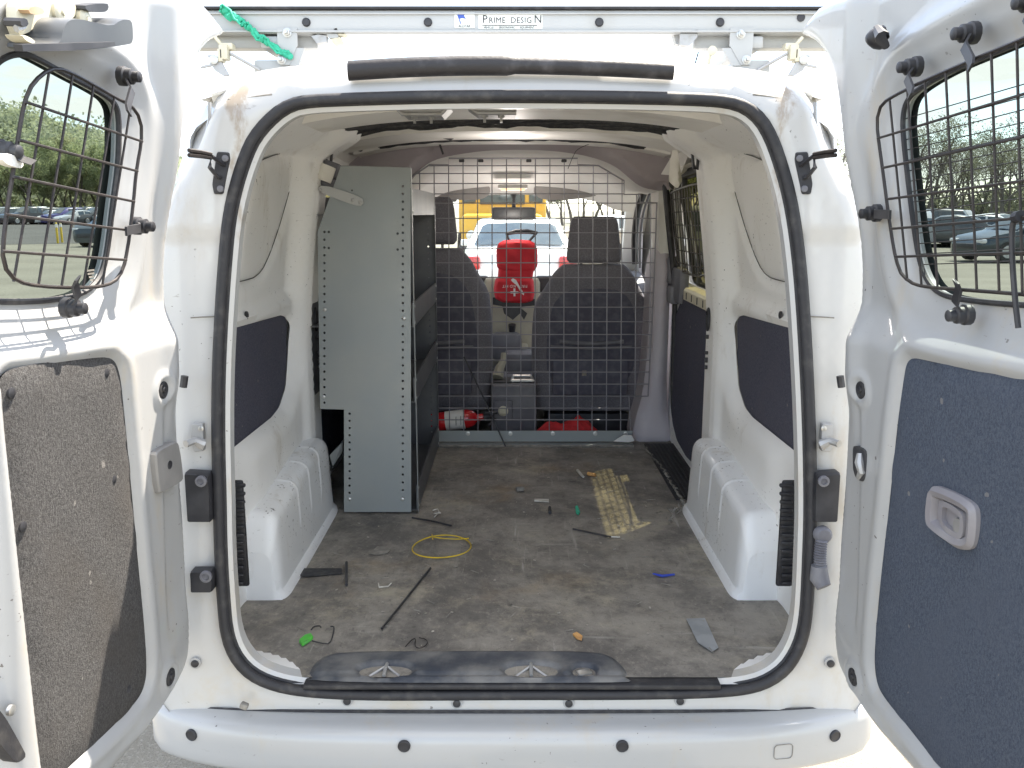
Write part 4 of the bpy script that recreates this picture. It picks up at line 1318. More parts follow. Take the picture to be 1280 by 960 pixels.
# ---- hinges and door checks on the frame
def frame_pt(px, py, out=0.0): return hit(px, py, (0, -out - .004, FZ), RN)
def quad_part(name, pxs, m, depth=.018, bev=.004, parent=van, y=-.002):
    pp = [hit(px, py, (0, y, FZ), RN) for px, py in pxs]
    pp2 = chaikin(densify([tuple(p) for p in pp], .009), 2)
    mb = MB()
    c = np.mean(pp2, 0)
    r = [[tuple(p) for p in pp2], [tuple(p + np.array((0, -depth * .75, 0))) for p in pp2], [tuple(c + (p - c) * .94 + np.array((0, -depth, 0))) for p in pp2]]
    return mb.loft(r).build(name, m, parent, angle=35)
for s in (-1, 1):
    f = (lambda x: x) if s < 0 else (lambda x: 1281 - x)
    h = quad_part('door_hinge', [(f(236), 586), (f(266), 588), (f(268), 612), (f(268), 648), (f(240), 648)], 'plastic', .03)
    c = frame_pt(f(252), 601, .03); MB().lathe([(.012, 0), (.012, .006), (.007, .007), (.006, .003), (.001, .003)], c, (0, -1, 0), 14).build('hinge_bolt', 'darkgrey', h)
    if s < 0:
        h = quad_part('door_hinge', [(243, 708), (270, 708), (271, 722), (270, 734), (244, 734)], 'plastic', .03)
        c = frame_pt(258, 720, .03); MB().lathe([(.013, 0), (.013, .006), (.008, .007), (.006, .003), (.001, .003)], c, (0, -1, 0), 14).build('hinge_bolt', 'darkgrey', h)
    ck = quad_part('door_check', [(f(243), 528), (f(256), 528), (f(257), 542), (f(257), 562), (f(245), 563), (f(241), 547)], 'cast', .014)
    a = frame_pt(f(252), 535, .014); MB().lathe([(.006, 0), (.006, .005), (.003, .006)], a, (0, -1, 0), 10).build('check_bolt', 'steel', ck)
    MB().tube([frame_pt(f(254), 556, .02), frame_pt(f(243), 551, .03), frame_pt(f(232), 555, .05)], [.012, .008, .008], 8).build('check_arm', 'cast', ck)
    up = quad_part('upper_check', [(f(274), 190), (f(289), 191), (f(290), 200), (f(281), 243), (f(270), 243), (f(268), 232)], 'plastic', .016)
    for px, py in ((282, 198), (276, 236)):
        MB().lathe([(.0065, 0), (.0065, .005), (.003, .006)], frame_pt(f(px), py, .016), (0, -1, 0), 12).build('check_bolt', 'darkgrey', up)
    MB().tube([frame_pt(f(281), 207, .012), frame_pt(f(264), 195, .045), frame_pt(f(262), 209, .05), frame_pt(f(272), 221, .03), frame_pt(f(276), 222, .012)], .0045, 7).build('check_loop', 'plastic', up)
    MB().tube([frame_pt(f(264), 193, .045), frame_pt(f(250), 190, .07), frame_pt(f(236), 188, .10)], .0042, 6).tube([frame_pt(f(264), 197, .045), frame_pt(f(250), 195, .07), frame_pt(f(236), 194, .10)], .0042, 6).build('check_strap', 'guard', up)
    # small stop beside the door edge
    MB().tube([frame_pt(f(231), 470, .02), frame_pt(f(229), 484, .02)], .008, 8).build('door_stop', 'plastic', van)
    a_, b_ = hit(f(239), 397, (0, .0, FZ), RN), hit(f(268), 396, (0, .002, FZ), RN)
    MB().tube([a_ + Vector((0, -.004, 0)), a_.lerp(b_, .5) + Vector((0, .003, 0)), b_ + Vector((0, .006, 0))], .0016, 5).build('panel_seam', 'dirtgrey', van)
    # bright corner seam with sealer bead
    MB().tube(chaikin([tuple(hit(f(x), y, (0, .0, FZ), RN)) for x, y in ((340, 118), (318, 121), (292, 126), (285, 124))], 2, False), .0022, 6).build('sealer_bead', 'dirtgrey', van)
    MB().tube(chaikin([tuple(hit(f(x), y, (0, .012, FZ), RN)) for x, y in ((262, 128), (262, 152), (258, 170), (250, 205), (243, 260))], 2, False), .004, 6).build('sealer_bead', 'white', van)
# corrugated cable sleeve on the right
mb = MB().lathe([(.019, 0), (.019, .012), (.014, .018), (.001, .019)], frame_pt(1027, 667, .015), (0, -1, 0), 18)
pts, rs = [], []
for i in range(31):
    t = i / 30
    pts.append(frame_pt(1027 - 2 * math.sin(t * 3), 675 + 46 * t, .028)); rs.append(.0115 + (.0022 if i % 2 else -.0012))
mb.tube(pts, rs, 10)
mb.tube([frame_pt(1024, 707, .028), frame_pt(1024, 722, .028), frame_pt(1030, 734, .04)], [.017, .021, .016], 10)
mb.build('cable_sleeve', 'darkgrey', van)

# ================================================================== REAR DOORS
class DoorPlane:
    def __init__(s, sd):
        s.sd = sd
        a = R(5.0)
        s.H = Vector((sd * 0.672, -0.030, 0.70))
        s.u = Vector((sd * math.sin(a), -math.cos(a), 0))
        s.v = Vector((-sd * 0.055, 0, 1))
        n = s.u.cross(s.v).normalized()
        if n.x * sd > 0: n = -n
        s.n = n
    def uz(s, px, py, w=0.0):
        p = hit(px, py, s.H + s.n * w, s.n)
        q = p - s.H - s.n * w
        z = q.z
        return ((q - s.v * z).dot(s.u), z + s.H.z)
    def pt(s, u, z, w=0.0):
        return s.H + s.u * u + s.v * (z - s.H.z) + s.n * w
    def arr(s, P, w):
        w = np.broadcast_to(np.asarray(w, float), (len(P),))
        H, u, v, n = map(V3, (s.H, s.u, s.v, s.n))
        return H + P[:, :1] * u + (P[:, 1:2] - H[2]) * v + w[:, None] * n
    def px(s, px, py, w=0.0):
        return s.pt(*s.uz(px, py, w), w)

def make_door(sd, out_px, win_px, car_px, name, extra_out=(), extra_win=(), extra_car=(), lab=None):
    D = DoorPlane(sd)
    cv = lambda L, w=0.0: [D.uz(*p, w) if len(p) == 2 else (p[1], p[2]) for p in L]
    out = np.array(cv(out_px)); win = np.array(cv(win_px, -.02)); car = np.array(cv(car_px))
    out = resample(chaikin(out, 1), .012); win = resample(chaikin(win, 2), .007); car = resample(chaikin(car, 2), .006)
    for nm in (1,):
        if area2(out) < 0: out = out[::-1]
        if area2(win) < 0: win = win[::-1]
        if area2(car) < 0: car = car[::-1]
    P, T = sheet2d(out, [win, car], .0075)
    u, z = P[:, 0], P[:, 1]
    dW = pdist(P, win); dC = pdist(P, car); dO = pdist(P, out)
    U = out[:, 0].max()
    w = np.zeros(len(P))
    ledge = 1.335
    w -= 0.034 * sst(z, ledge - .035, ledge + .045) * sst(u, .035, .10)
    w -= 0.014 * (1 - sst(dW, .004, .045))
    w += 0.010 * np.exp(-((dW - .075) / .02) ** 2) * (z > 1.25)
    w -= 0.009 * (1 - sst(dC, .0, .014))
    w += 0.003 * np.exp(-((dC - .024) / .010) ** 2)
    w -= 0.030 * (1 - np.sqrt(np.clip(1 - (1 - np.clip(dO / .028, 0, 1)) ** 2, 0, 1)))
    w -= 0.012 * sst(.045 - u, 0, .016) * (z < 1.2)           # step beside the hinge edge
    w -= 0.010 * sst(.055 - np.abs(u - (.085)), 0, .02) * sst(dC, .02, .04) * sst(z, .70, .8) * sst(1.25 - z, 0, .1)
    w += 0.012 * np.exp(-((u - .10) / .03) ** 2) * sst(z, 1.0, 1.25) * sst(1.40 - z, 0, .1)
    boss = []
    for px, py in ((203, 487), (212, 846)):
        c = np.array(D.uz(px if sd < 0 else 1280 - px + (0 if py < 700 else -1), py))
        r = np.linalg.norm((P - c), axis=1)
        w += 0.006 * np.exp(-((r - .026) / .007) ** 2) - 0.004 * np.exp(-(r / .014) ** 2)
        boss.append(c)
    door = empty(name, D.pt(0, .60)); door.parent = van; door.location -= wloc(van)
    if lab: door['label'] = lab
    mb = MB().add(D.arr(P, w), T)
    # rims: window reveal, carpet recess, door edge
    n0, n1 = len(out), len(win)
    mb.strip(D.arr(win, w[n0:n0 + n1]), D.arr(win, -.062), True)
    mb.build('inner_panel', 'white', door, angle=60)
    ed = MB().strip(D.arr(out, w[:n0]), D.arr(out, -.074), True)
    Po, To = sheet2d(out, [win], .06)
    ed.add(D.arr(Po, -.074), To)
    ed.build('outer_skin', 'white', door, angle=40)
    # glass
    Pg, Tg = sheet2d(offset2(win, .006), [], .2)
    MB().add(D.arr(Pg, -.056), Tg).build('glass', 'glass_door', door, fix=False)
    MB().tube([tuple(p) for p in D.arr(win, -.048)], .0048, 6, closed=True).build('window_rubber', 'rubber', door)
    # carpet
    Pc, Tc = sheet2d(offset2(car, .003), [], .03)
    dd = -sdist(Pc, offset2(car, .003))
    MB().add(D.arr(Pc, -.004 - .006 * (1 - sst(dd, 0, .010)) + .0012 * np.sin(Pc[:, 0] * 60) * np.sin(Pc[:, 1] * 47)), Tc).build('carpet_panel', 'carpet' if sd < 0 else 'carpet_shaded', door, angle=60)
    for c in boss:
        MB().lathe([(.0175, -.004), (.0175, .003), (.0135, .005), (.010, .003), (.006, .003), (.005, .006), (.0005, .006)], D.pt(c[0], c[1], 0), D.n, 20).build('rubber_plug', 'rubber', door)
    return D, door, win
M['orange_zinc'] = mat('yellowed_zinc', (0.55, 0.42, 0.28), 0.45, 0.4, (0.45, 0.30, 0.18), 20)
M['carpet_shaded'] = carpet('shaded_door_carpet', (0.066, 0.080, 0.115), (0.130, 0.152, 0.195), (0.20, 0.215, 0.24))  # right door's copy of the door carpet, bluish shade put into its colour
M['handle'] = mat('lilac_grey_plastic', (0.20, 0.19, 0.205), 0.5, 0, (0.25, 0.24, 0.25), 10)

HINGE_PX = [(258, 0), (274, 20), (291, 42), (284, 47), (270, 53), (259, 64), (250, 80), (244, 98), (238, 130), (232, 188), (225.5, 260), (223, 319), (224, 380), (226, 450), (232, 530), (237, 620), (241, 690),
            (244, 761), (242, 812), (233, 846), (198, 904), (156, 954)]
L_out = HINGE_PX + [('uz', .42, .565), ('uz', .580, .585), ('uz', .600, .72), ('uz', .600, 1.30), ('uz', .580, 1.70), ('uz', .50, 1.86), ('uz', .30, 1.935), ('uz', .12, 1.93)]
L_win = [(10, 94), (22, 78), (36, 70), (50, 68), (66, 72), (113, 99), (148, 118), (163, 129), (168.5, 146), (167.5, 204), (161, 252), (153, 321), (145, 349), (128, 367), (103, 374), (69, 378.5), (21, 379), (-2, 376), (-14, 360), (-16, 300), (-8, 200), (2, 130)]
L_car = [(8, 488), (11, 471), (30, 461), (131, 446), (147, 449), (156, 465), (160, 500), (172, 630), (178, 700), (186, 780), (189, 830), (188, 852), (180, 874), (142, 914), (92, 960), (68, 984), (62, 975), (57, 958), (40, 800), (23, 640)]
R_out = [(1281 - p[0], p[1]) for p in HINGE_PX] + [('uz', .44, .565), ('uz', .72, .575), ('uz', .80, .63), ('uz', .81, 1.30), ('uz', .79, 1.72), ('uz', .72, 1.88), ('uz', .45, 1.945), ('uz', .15, 1.93)]
R_win = [(1109, 167), (1109.5, 142), (1114, 126), (1125, 114), (1161, 92), (1215, 69), (1280, 41), (1335, 17), (1362, 28), (1372, 80), (1378, 240), (1372, 350), (1350, 384), (1320, 387), (1280, 384), (1226, 381), (1176, 375), (1153, 368), (1138, 352), (1128, 322), (1119, 256)]
R_car = [(1124, 470), (1127, 455), (1134, 448), (1145, 449), (1280, 480), (1345, 495), (1368, 510), (1375, 560), (1372, 700), (1362, 900), (1330, 1040), (1290, 1075), (1225, 1022), (1169, 961), (1130, 910), (1097, 870), (1089, 850), (1087, 815), (1096, 714), (1105, 640), (1116, 527)]
DL, doorL, winL = make_door(-1, L_out, L_win, L_car, 'rear_door', lab='narrower left rear door with sunlit grey carpet panel')
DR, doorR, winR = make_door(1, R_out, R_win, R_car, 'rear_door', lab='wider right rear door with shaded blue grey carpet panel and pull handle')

# ---- wire guards over the door windows
def clamp(D, par, ppx, tip, w0=0.0):
    """black rubber clamp: stud, block and flat arm reaching over the guard rod"""
    a = D.px(*ppx, w=-.018); b = D.px(*tip, w=.012)
    mb = MB()
    n = D.n
    mb.lathe([(.016, 0), (.016, .010), (.013, .012), (.013, .022), (.009, .024), (.009, .034), (.006, .036), (.0005, .036)], a, n, 12)
    t_ = (b - a).normalized()
    mid = a.lerp(b, .45) + n * .014
    b2 = b + t_ * .016
    side = (b - a).cross(n).normalized() * .0075
    mb.loft([[a + n * .006 - side, a + n * .006 + side, a + n * .010 + side, a + n * .010 - side],
             [mid - side, mid + side, mid + n * .004 + side, mid + n * .004 - side],
             [b - side, b + side, b + n * .004 + side, b + n * .004 - side],
             [b2 - side, b2 + side, b2 + n * .004 + side, b2 + n * .004 - side]])
    return mb.build('guard_clamp', 'plastic', par, angle=40)
def window_guard(D, frame_px, verts, hors, clamps, w=.006, r=.0025):
    c = D.px(*frame_px[0], w=w)
    g = empty('window_guard', c); g.parent = van; g.location -= wloc(van)
    fr = resample(chaikin([tuple(D.px(*p, w=w)) for p in frame_px], 1), .02)
    MB().tube([tuple(p) for p in fr], r * 1.15, 8, closed=True).build('guard_frame', 'guard', g)
    for a, b in verts:
        MB().tube([D.px(*a, w=w), D.px(*b, w=w)], r * .85, 6).build('guard_wire', 'guard', g)
    for a, b in hors:
        MB().tube([D.px(*a, w=w + .006), D.px(*b, w=w + .006)], r * .85, 6).build('guard_wire', 'guard', g)
    for a, b in clamps:
        clamp(D, g, a, b)
    return g
gl_ = window_guard(DL, [(3, 314), (9, 259), (17, 211), (24, 163), (31, 125), (41, 103), (62, 86), (82, 87), (117, 106), (148, 124), (168, 134), (177, 153), (177, 177), (170, 215), (167, 252), (158, 325), (148, 349), (131, 358), (100, 360), (48, 358), (21, 352), (5, 335)],
    [((62, 86), (17, 352)), ((91, 93), (48, 357)), ((117, 107), (77, 358)), ((143, 122), (104, 358)), ((163, 135), (128, 356))],
    [((31, 127), (178, 177)), ((24, 175), (172, 214)), ((17, 221), (168, 252)), ((7, 268), (162, 288)), ((3, 314), (158, 325))],
    [((150, 95), (158, 133)), ((168, 282), (158, 288)), ((80, 384), (92, 356)), ((-6, 188), (24, 198))])
gr_ = window_guard(DR, [(1097, 167), (1096, 146), (1101, 131), (1113, 122), (1157, 100), (1215, 75), (1280, 48), (1335, 24), (1355, 36), (1362, 80), (1368, 240), (1362, 345), (1345, 370), (1320, 372), (1280, 368), (1215, 363), (1157, 359), (1138, 354), (1122, 337), (1113, 287), (1103, 210)],
    [((1112, 124), (1134, 349)), ((1134, 112), (1152, 358)), ((1156, 101), (1172, 360)), ((1182, 89), (1196, 362)), ((1209, 78), (1221, 363)), ((1239, 65), (1249, 365)), ((1271, 52), (1278, 367)), ((1306, 37), (1311, 371)), ((1340, 27), (1346, 369))],
    [((1097, 173), (1364, 92)), ((1103, 210), (1366, 152)), ((1109, 249), (1368, 214)), ((1113, 286), (1367, 265)), ((1119, 321), (1365, 313))],
    [((1149, 83), (1141, 113)), ((1220, 41), (1216, 76)), ((1099, 266), (1112, 268)), ((1212, 393), (1200, 361)), ((1300, 2), (1296, 41))])
# heating lines in the right glass
mb = MB()
for k in range(15):
    t = (k + .5) / 15
    a = (1111 + 18 * t ** 1.5, 148 + 190 * t); sl_ = -.30 + .27 * t
    b = (1366, a[1] + sl_ * (1366 - a[0]))
    mb.tube([DR.px(*a, w=-.053), DR.px(*b, w=-.053)], .0009, 4)
mb.build('heating_line', 'guard', doorR, kind='stuff')
# small sticker print in the left glass and the light sticker on its clamp
c = DL.px(116, 344, -.053)
mb = MB()
for k in range(4):
    p = DL.px(113 + k * .8, 338 + 4 * k, -.0535)
    mb.add([p - DL.u * (.012 - .002 * k) - DL.v * .0016, p + DL.u * (.012 - .002 * k) - DL.v * .0016, p + DL.u * (.012 - .002 * k) + DL.v * .0016, p - DL.u * (.012 - .002 * k) + DL.v * .0016], [(0, 1, 2, 3)])
mb.build('glass_print', 'dirtgrey', doorL)
# plates and latches
def plate(D, name, pxs, m, par, w=.0, depth=.010, bev=.9):
    pp = resample(chaikin([tuple(D.px(*p, w=w)) for p in pxs], 1), .006)
    n = V3(D.n); c = pp.mean(0)
    return MB().loft([[tuple(p - n * .01) for p in pp], [tuple(p + n * depth * .7) for p in pp], [tuple(c + (p - c) * .95 + n * depth) for p in pp]]).build(name, m, par, angle=30)
lp = plate(DL, 'lock_cover', [(187, 570), (189, 563), (213, 551), (217, 553), (223, 596), (221, 602), (196, 616), (192, 615)], 'grey_plastic', doorL, 0, .012)
MB().lathe([(.008, 0), (.008, .0015), (.005, .0005), (.0005, .0005)], DL.px(212, 581, .012), DL.n, 14).build('key_hole', 'plastic', lp)
# open latch recess on the right door
lr = plate(DR, 'latch_recess', [(1067, 562), (1069, 556), (1083, 561), (1084, 570), (1082, 598), (1079, 603), (1068, 595)], 'ink', doorR, 0, .003)
MB().tube([DR.px(1075, 567, .004), DR.px(1074, 578, .008), DR.px(1077, 590, .006), DR.px(1073, 597, .004)], [.006, .009, .007, .005], 8).build('latch_claw', 'cast', lr)
# pull handle on the right carpet
hp = [(1163, 614), (1166, 608), (1172, 607), (1196, 616), (1216, 628), (1222, 637), (1222, 660), (1219, 683), (1212, 688), (1198, 686), (1188, 679), (1172, 668), (1162, 658), (1160, 640)]
ho = resample(chaikin([DR.uz(*p) for p in hp], 2), .006)
if area2(ho) < 0: ho = ho[::-1]
hi_ = offset2(ho, -.016); hm = offset2(ho, -.007)
mb = MB().strip(DR.arr(ho, -.010), DR.arr(ho, .002), True).strip(DR.arr(ho, .002), DR.arr(hm, .010), True).strip(DR.arr(hm, .010), DR.arr(hi_, .007), True).strip(DR.arr(hi_, .007), DR.arr(offset2(hi_, -.006), -.002), True)
hb, ht = sheet2d(offset2(hi_, -.006), [], .05)
mb.add(DR.arr(hb, -.002), ht)
hd = mb.build('pull_handle', 'handle', doorR, angle=45) if 'handle' in M else None
lv = rrect(0, 0, 1, 1, .25)
c0 = np.array(DR.uz(1189, 645)); 
o2 = resample(chaikin([DR.uz(*p) for p in ((1178, 627), (1186, 626), (1203, 637), (1209, 646), (1208, 672), (1200, 674), (1183, 662), (1177, 650))], 2), .006)
if area2(o2) < 0: o2 = o2[::-1]
i2 = offset2(o2, -.009)
MB().strip(DR.arr(o2, -.003), DR.arr(o2, .006), True).strip(DR.arr(o2, .006), DR.arr(i2, .006), True).strip(DR.arr(i2, .006), DR.arr(i2, -.003), True).build('handle_lever', 'handle', hd, angle=40)
plate(DR, 'handle_tongue', [(1195, 646), (1208, 650), (1208, 671), (1196, 668)], 'grey_plastic', hd, -.001, .006)
# upper latch of the left door
ul = plate(DL, 'upper_latch', [(17, 52), (34, 54), (38, 32), (46, 22), (60, 21), (80, 25), (106, 31), (118, 22), (131, 22), (134, 28), (135, 52), (128, 55), (80, 61), (40, 63), (18, 62)], 'mirror', doorL, -.010, .045)
MB().loft([[DL.px(x, y, .036) + DL.n * k for x, y in ((16, 55), (134, 52), (135, 57), (80, 63), (18, 64))] for k in (0, .012)]).build('latch_shroud', 'plastic', ul, angle=30)
for px, py in ((73, 15), (104, 25)):
    MB().lathe([(.016, -.01), (.016, .004), (.012, .007), (.005, .007), (.004, .010), (.0005, .010)], DL.px(px, py, -.005), DL.n, 18).build('bolt', 'cream_metal', ul)
plate(DL, 'rod_guide', [(95, 7), (101, 5), (126, 3), (128, 8), (125, 15), (110, 15), (98, 13)], 'plastic', doorL, -.005, .012)
plate(DL, 'latch_base_plate', [(16, -6), (60, -6), (92, 2), (92, 24), (60, 30), (44, 22), (34, 40), (17, 46)], 'cream_metal', doorL, -.012, .006)
lk = plate(DL, 'latch_link', [(26, 10), (36, 6), (48, 12), (47, 18), (34, 18), (27, 16)], 'orange_zinc', ul, -.002, .010)
for q in ([(12, 22), (22, 22), (24, 32), (14, 34)], [(13, 44), (20, 43), (33, 51), (32, 55), (22, 52)]):
    plate(DL, 'latch_link', q, 'plastic' if q[0][1] < 30 else 'cream_metal', ul, .0, .014)
MB().tube([DL.px(20, 36, .006), DL.px(27, 34, .008), DL.px(30, 28, .006)], .005, 6).build('latch_spring', 'cast', ul)
# lower left screw and rubber wedge
MB().lathe([(.008, -.003), (.008, .002), (.005, .003), (.0005, .003)], DL.px(14, 888, 0), DL.n, 14).build('screw', 'steel', doorL)
plate(DL, 'rubber_wedge', [(-14, 880), (-2, 894), (10, 915), (24, 940), (26, 946), (18, 953), (10, 952), (-2, 938), (-16, 920)], 'rubber', doorL, -.004, .010)
# black bump stop and loose wiper cable on the right door
b0 = DR.px(1102, 47, -.012)
MB().lathe([(.020, 0), (.018, .012), (.013, .020), (.007, .026), (.0005, .027)], b0, DR.n, 12).tube([DR.px(1096, 36, -.006), DR.px(1103, 47, .012), DR.px(1107, 58, .0)], [.007, .012, .007], 8).build('bump_stop', 'plastic', doorR)
cab = [DR.px(x, y, .014) for x, y in ((1276, 270), (1269, 272), (1265, 284), (1265, 310), (1266, 335), (1269, 375), (1273, 410))]
MB().tube(chaikin([tuple(p) for p in cab], 2, False), .0038, 7).tube([cab[0], cab[1]], .008, 8).build('dangling_cable', 'plastic', doorR)
# carpet studs
for D, par, pts in ((DL, doorL, [(141, 467), (24, 492), (150, 600), (38, 659), (168, 862)]),):
    for p in pts:
        MB().lathe([(.008, -.016), (.008, -.010), (.004, -.008), (.0005, -.008)], D.px(*p, .0055), D.n, 10).build('carpet_stud', 'plastic', par)
# scuffed scratches on the waist of each door are in the paint; print of two paper stickers
plate(DL, 'window_sticker', [(0, 190), (27, 197), (28, 209), (22, 211), (0, 203)], 'label', doorL, .010, .003)

# ================================================================== LADDER RACK ON THE ROOF
RY = 0.52
zt, zb = onY(640, 12, RY).z, onY(640, 42, RY).z
xl, xr = -.83, .83
rack = empty('ladder_rack', (0, RY, zb - .03), 'white aluminium ladder rack crossing the van roof with printed stickers', 'roof rack')
mb = MB()
hh = zt - zb
pr = [(0, 0), (0, hh * .93), (.004, hh), (.05, hh), (.05, 0)]
mb.loft([[(x, RY + y, zb + z) for y, z in pr] for x in (xl, xr)])
mb.box((0, RY - .004, zb + .004), (xr - xl, .010, .005), bev=.001, seg=1).box((0, RY - .003, zt - .010), (xr - xl, .006, .004), bev=.001, seg=1)
bar = mb.build('crossbar', 'alu', rack, smooth=False)
MB().box((0, RY + .02, zt + .0035), (xr - xl, .055, .007), bev=.002).build('rubber_strip', 'trim', bar)
for px in (383, 535, 749, 900):
    c = onY(px, 28, RY)
    MB().lathe([(.0105, -.002), (.0105, .003), (.008, .006), (.0005, .0065)], (c.x, RY, c.z), (0, -1, 0), 18).build('plug', 'plastic', bar)
c = onY(1001, 22, RY)
MB().lathe([(.010, -.002), (.010, .003), (.0005, .004)], (c.x, RY, c.z), (0, -1, 0), 12).build('plug', 'plastic', bar)
M['sticker'] = mat('clear_sticker', (0.74, 0.76, 0.73), 0.35, 0, (0.66, 0.68, 0.64), 18)
def flat_rect(x0, x1, z0, z1, y): return [(x0, y, z0), (x1, y, z0), (x1, y, z1), (x0, y, z1)]
def pxr(x, y): p = onY(x, y, RY); return p.x, p.z
(x0, z1), (x1, z0) = pxr(598, 17.5), pxr(678, 36.5)
st1 = MB().prism(flat_rect(x0, x1, z0, z1, RY - .0012), (0, .0012, 0)).build('sticker', 'sticker', bar, smooth=False)
cx, cz = (x0 + x1) / 2 - .002, z1 - (z1 - z0) * .40
EX, EZ, EN = Vector((1, 0, 0)), Vector((0, 0, 1)), Vector((0, -1, 0))
def letter(txt, x, z, size, m='ink', sp=1.0, y=RY - .0016, al='LEFT'):
    return text_mesh('lettering', txt, size, m, bar, frame_mtx((x, y, z), EX, EZ, EN), .0003, al, sp)
W = x1 - x0
letter('P', x0 + W * .060, cz + .001, .0260); letter('RIME', x0 + W * .160, cz - .0012, .0190, sp=1.05)
letter('DESIG', x0 + W * .500, cz - .0012, .0190, sp=1.05); letter('N', x0 + W * .865, cz + .001, .0260)
MB().box((cx, RY - .0016, cz - .0125), (W * .86, .0006, .0016)).build('rule_line', 'ink', bar)
letter('VEHICLE', x0 + W * .08, cz - .0175, .0066); letter('ERGONOMIC', x0 + W * .32, cz - .0175, .0066); letter('EQUIPMENT', x0 + W * .65, cz - .0175, .0066)
(x0, z1), (x1, z0) = pxr(568, 15.5), pxr(593.5, 35)
MB().prism(flat_rect(x0, x1, z0, z1, RY - .0012), (0, .0012, 0)).build('sticker', 'sticker', bar, smooth=False)
def pr_(x, y): p = onY(x, y, RY - .0018); return (p.x, RY - .0018, p.z)
MB().prism([pr_(570.5, 16), (pr_(581, 17)), pr_(580, 20), pr_(582.5, 23.5), pr_(577.5, 22.5), pr_(574.5, 23.5), pr_(576.5, 29.5), pr_(575.5, 30)], (0, .0005, 0)).build('flag_print', 'blue_ink', bar, smooth=False)
letter('ALLSTAR', pr_(573, 32.5)[0], pr_(573, 32.7)[2], .0075)
# bolted foot plates
for px0, px1, bolts, slx in ((346, 373, ((359, 41), (352, 75)), ((366, 82), (374, 60))), (913, 940, ((926, 43), (933, 75)), ((907, 60), (921, 82)))):
    a, b = onY(px0, 35.5, RY - .006), onY(px1, 81, RY - .006)
    mid = onY(640, 56, RY - .006).z
    L_ = px0 < 640
    poly = [(a.x, a.z), (b.x, a.z), (b.x, mid)] + ([(b.x - .022, b.z), (a.x + .004, b.z), (a.x, mid)] if L_ else [(b.x - .004, b.z), (a.x + .03, b.z), (a.x, mid)])
    fp = MB().prism([(p[0], RY - .006, p[1]) for p in poly], (0, .006, 0)).build('foot_plate', 'alu', rack, smooth=False)
    sl2 = [onY(p[0], p[1], RY - .004) for p in slx]
    MB().prism([sl2[0] + Vector((-.008, 0, 0)), sl2[0] + Vector((.014, 0, 0)), sl2[1] + Vector((.012, 0, 0)), sl2[1] + Vector((-.010, 0, 0))], (0, .012, 0)).build('brace', 'alu', fp, smooth=False)
    for bx, by in bolts:
        c = onY(bx, by, RY - .006)
        MB().lathe([(.0115, 0), (.0115, .002), (.0080, .0025), (.0080, .009), (.0045, .010), (.0040, .018), (.0005, .018)], (c.x, RY - .006, c.z), (0, -1, 0), 12).build('bolt', 'steel', fp)
# lower rail and side runners
c = onY(640, 48, RY)
MB().box((-.66, RY + .06, c.z), (.34, .05, .034), bev=.004).build('clamp_rail', 'alu', rack)
MB().box((.66, RY + .06, c.z), (.40, .05, .034), bev=.004).build('clamp_rail', 'alu', rack)
for s in (-1, 1):
    MB().box((s * .60, RY + .75, zb - .02), (.05, 1.5, .03), bev=.005).build('side_runner', 'alu', rack)
    MB().box((s * .60, RY + .05, 1.895), (.09, .10, .05), bev=.006).build('roof_foot', 'alu', rack)
    MB().box((s * .60, RY + 1.35, 1.905), (.09, .10, .05), bev=.006).build('roof_foot', 'alu', rack)
MB().box((0, RY + 1.4, (zt + zb) / 2), (1.5, .05, hh), bev=.004).build('crossbar', 'alu', rack)
# small cast clamps under the bar
def castblock(pxs, y, m='cast'):
    pp = [onY(a, b, y) for a, b in pxs]
    return MB().prism(pp, (0, .03, 0)).build('rack_clamp', m, rack, smooth=False)
castblock([(406, 36), (421, 35), (423, 47), (411, 48)], RY, 'alu'); castblock([(389, 45), (398, 43), (408, 45), (408, 52), (396, 54)], RY); castblock([(412, 49), (425, 46), (430, 55), (417, 56)], RY, 'cream_metal'); castblock([(421, 37), (431, 41), (430, 45), (422, 44)], RY, 'cream_metal')
castblock([(850, 40), (872, 37), (872, 46), (862, 57), (850, 56)], RY); castblock([(842, 44), (856, 41), (858, 57), (845, 55)], RY + .02)
c = onY(889, 62, RY)
MB().tube([onY(892, 58, RY), onY(889, 66, RY), onY(885, 80, RY)], [.006, .005, .004], 8).lathe([(.012, 0), (.012, .006), (.006, .008), (.0005, .008)], onY(890, 64, RY), (0, -1, 0), 10).build('eye_bolt', 'cream_metal', rack)
MB().tube([onY(873, 65, RY + .05), onY(869, 79, RY + .05)], .002, 5).build('wire_stay', 'guard', rack)
# over-centre ladder latches at both ends
for s in (-1, 1):
    f = (lambda x: x) if s < 0 else (lambda x: 1272 - x)
    g = [(f(x), y) for x, y in ((257, 69), (268, 68), (274, 73), (279, 82), (286, 94), (279, 95), (268, 88), (265, 82), (250, 85), (252, 82), (262, 80), (263, 74))]
    pp = [onY(a, b, RY - .03) for a, b in g]
    lt = MB().prism(pp, (0, .012, 0)).build('ladder_latch', 'cast', rack, smooth=False)
    MB().lathe([(.011, 0), (.011, .006), (.005, .007), (.0005, .007)], onY(f(268), 75, RY - .03), (0, -1, 0), 14).build('latch_pivot', 'steel', lt)
    MB().box(onY(f(281), 66, RY - .02), (.022, .03, .036), bev=.004).box(onY(f(277), 70, RY - .02), (.012, .03, .03), bev=.002).box(onY(f(285), 59, RY - .01), (.03, .03, .016), bev=.003).box(onY(f(275), 53, RY - .01), (.008, .02, .03), Matrix.Rotation(.7 * s, 3, 'Y'), bev=.002).build('latch_body', 'cream_metal', lt)
    MB().tube([onY(f(288), 67, RY - .02), onY(f(325), 88, RY - .02)], .0042, 8).build('latch_rod', 'cast', lt)
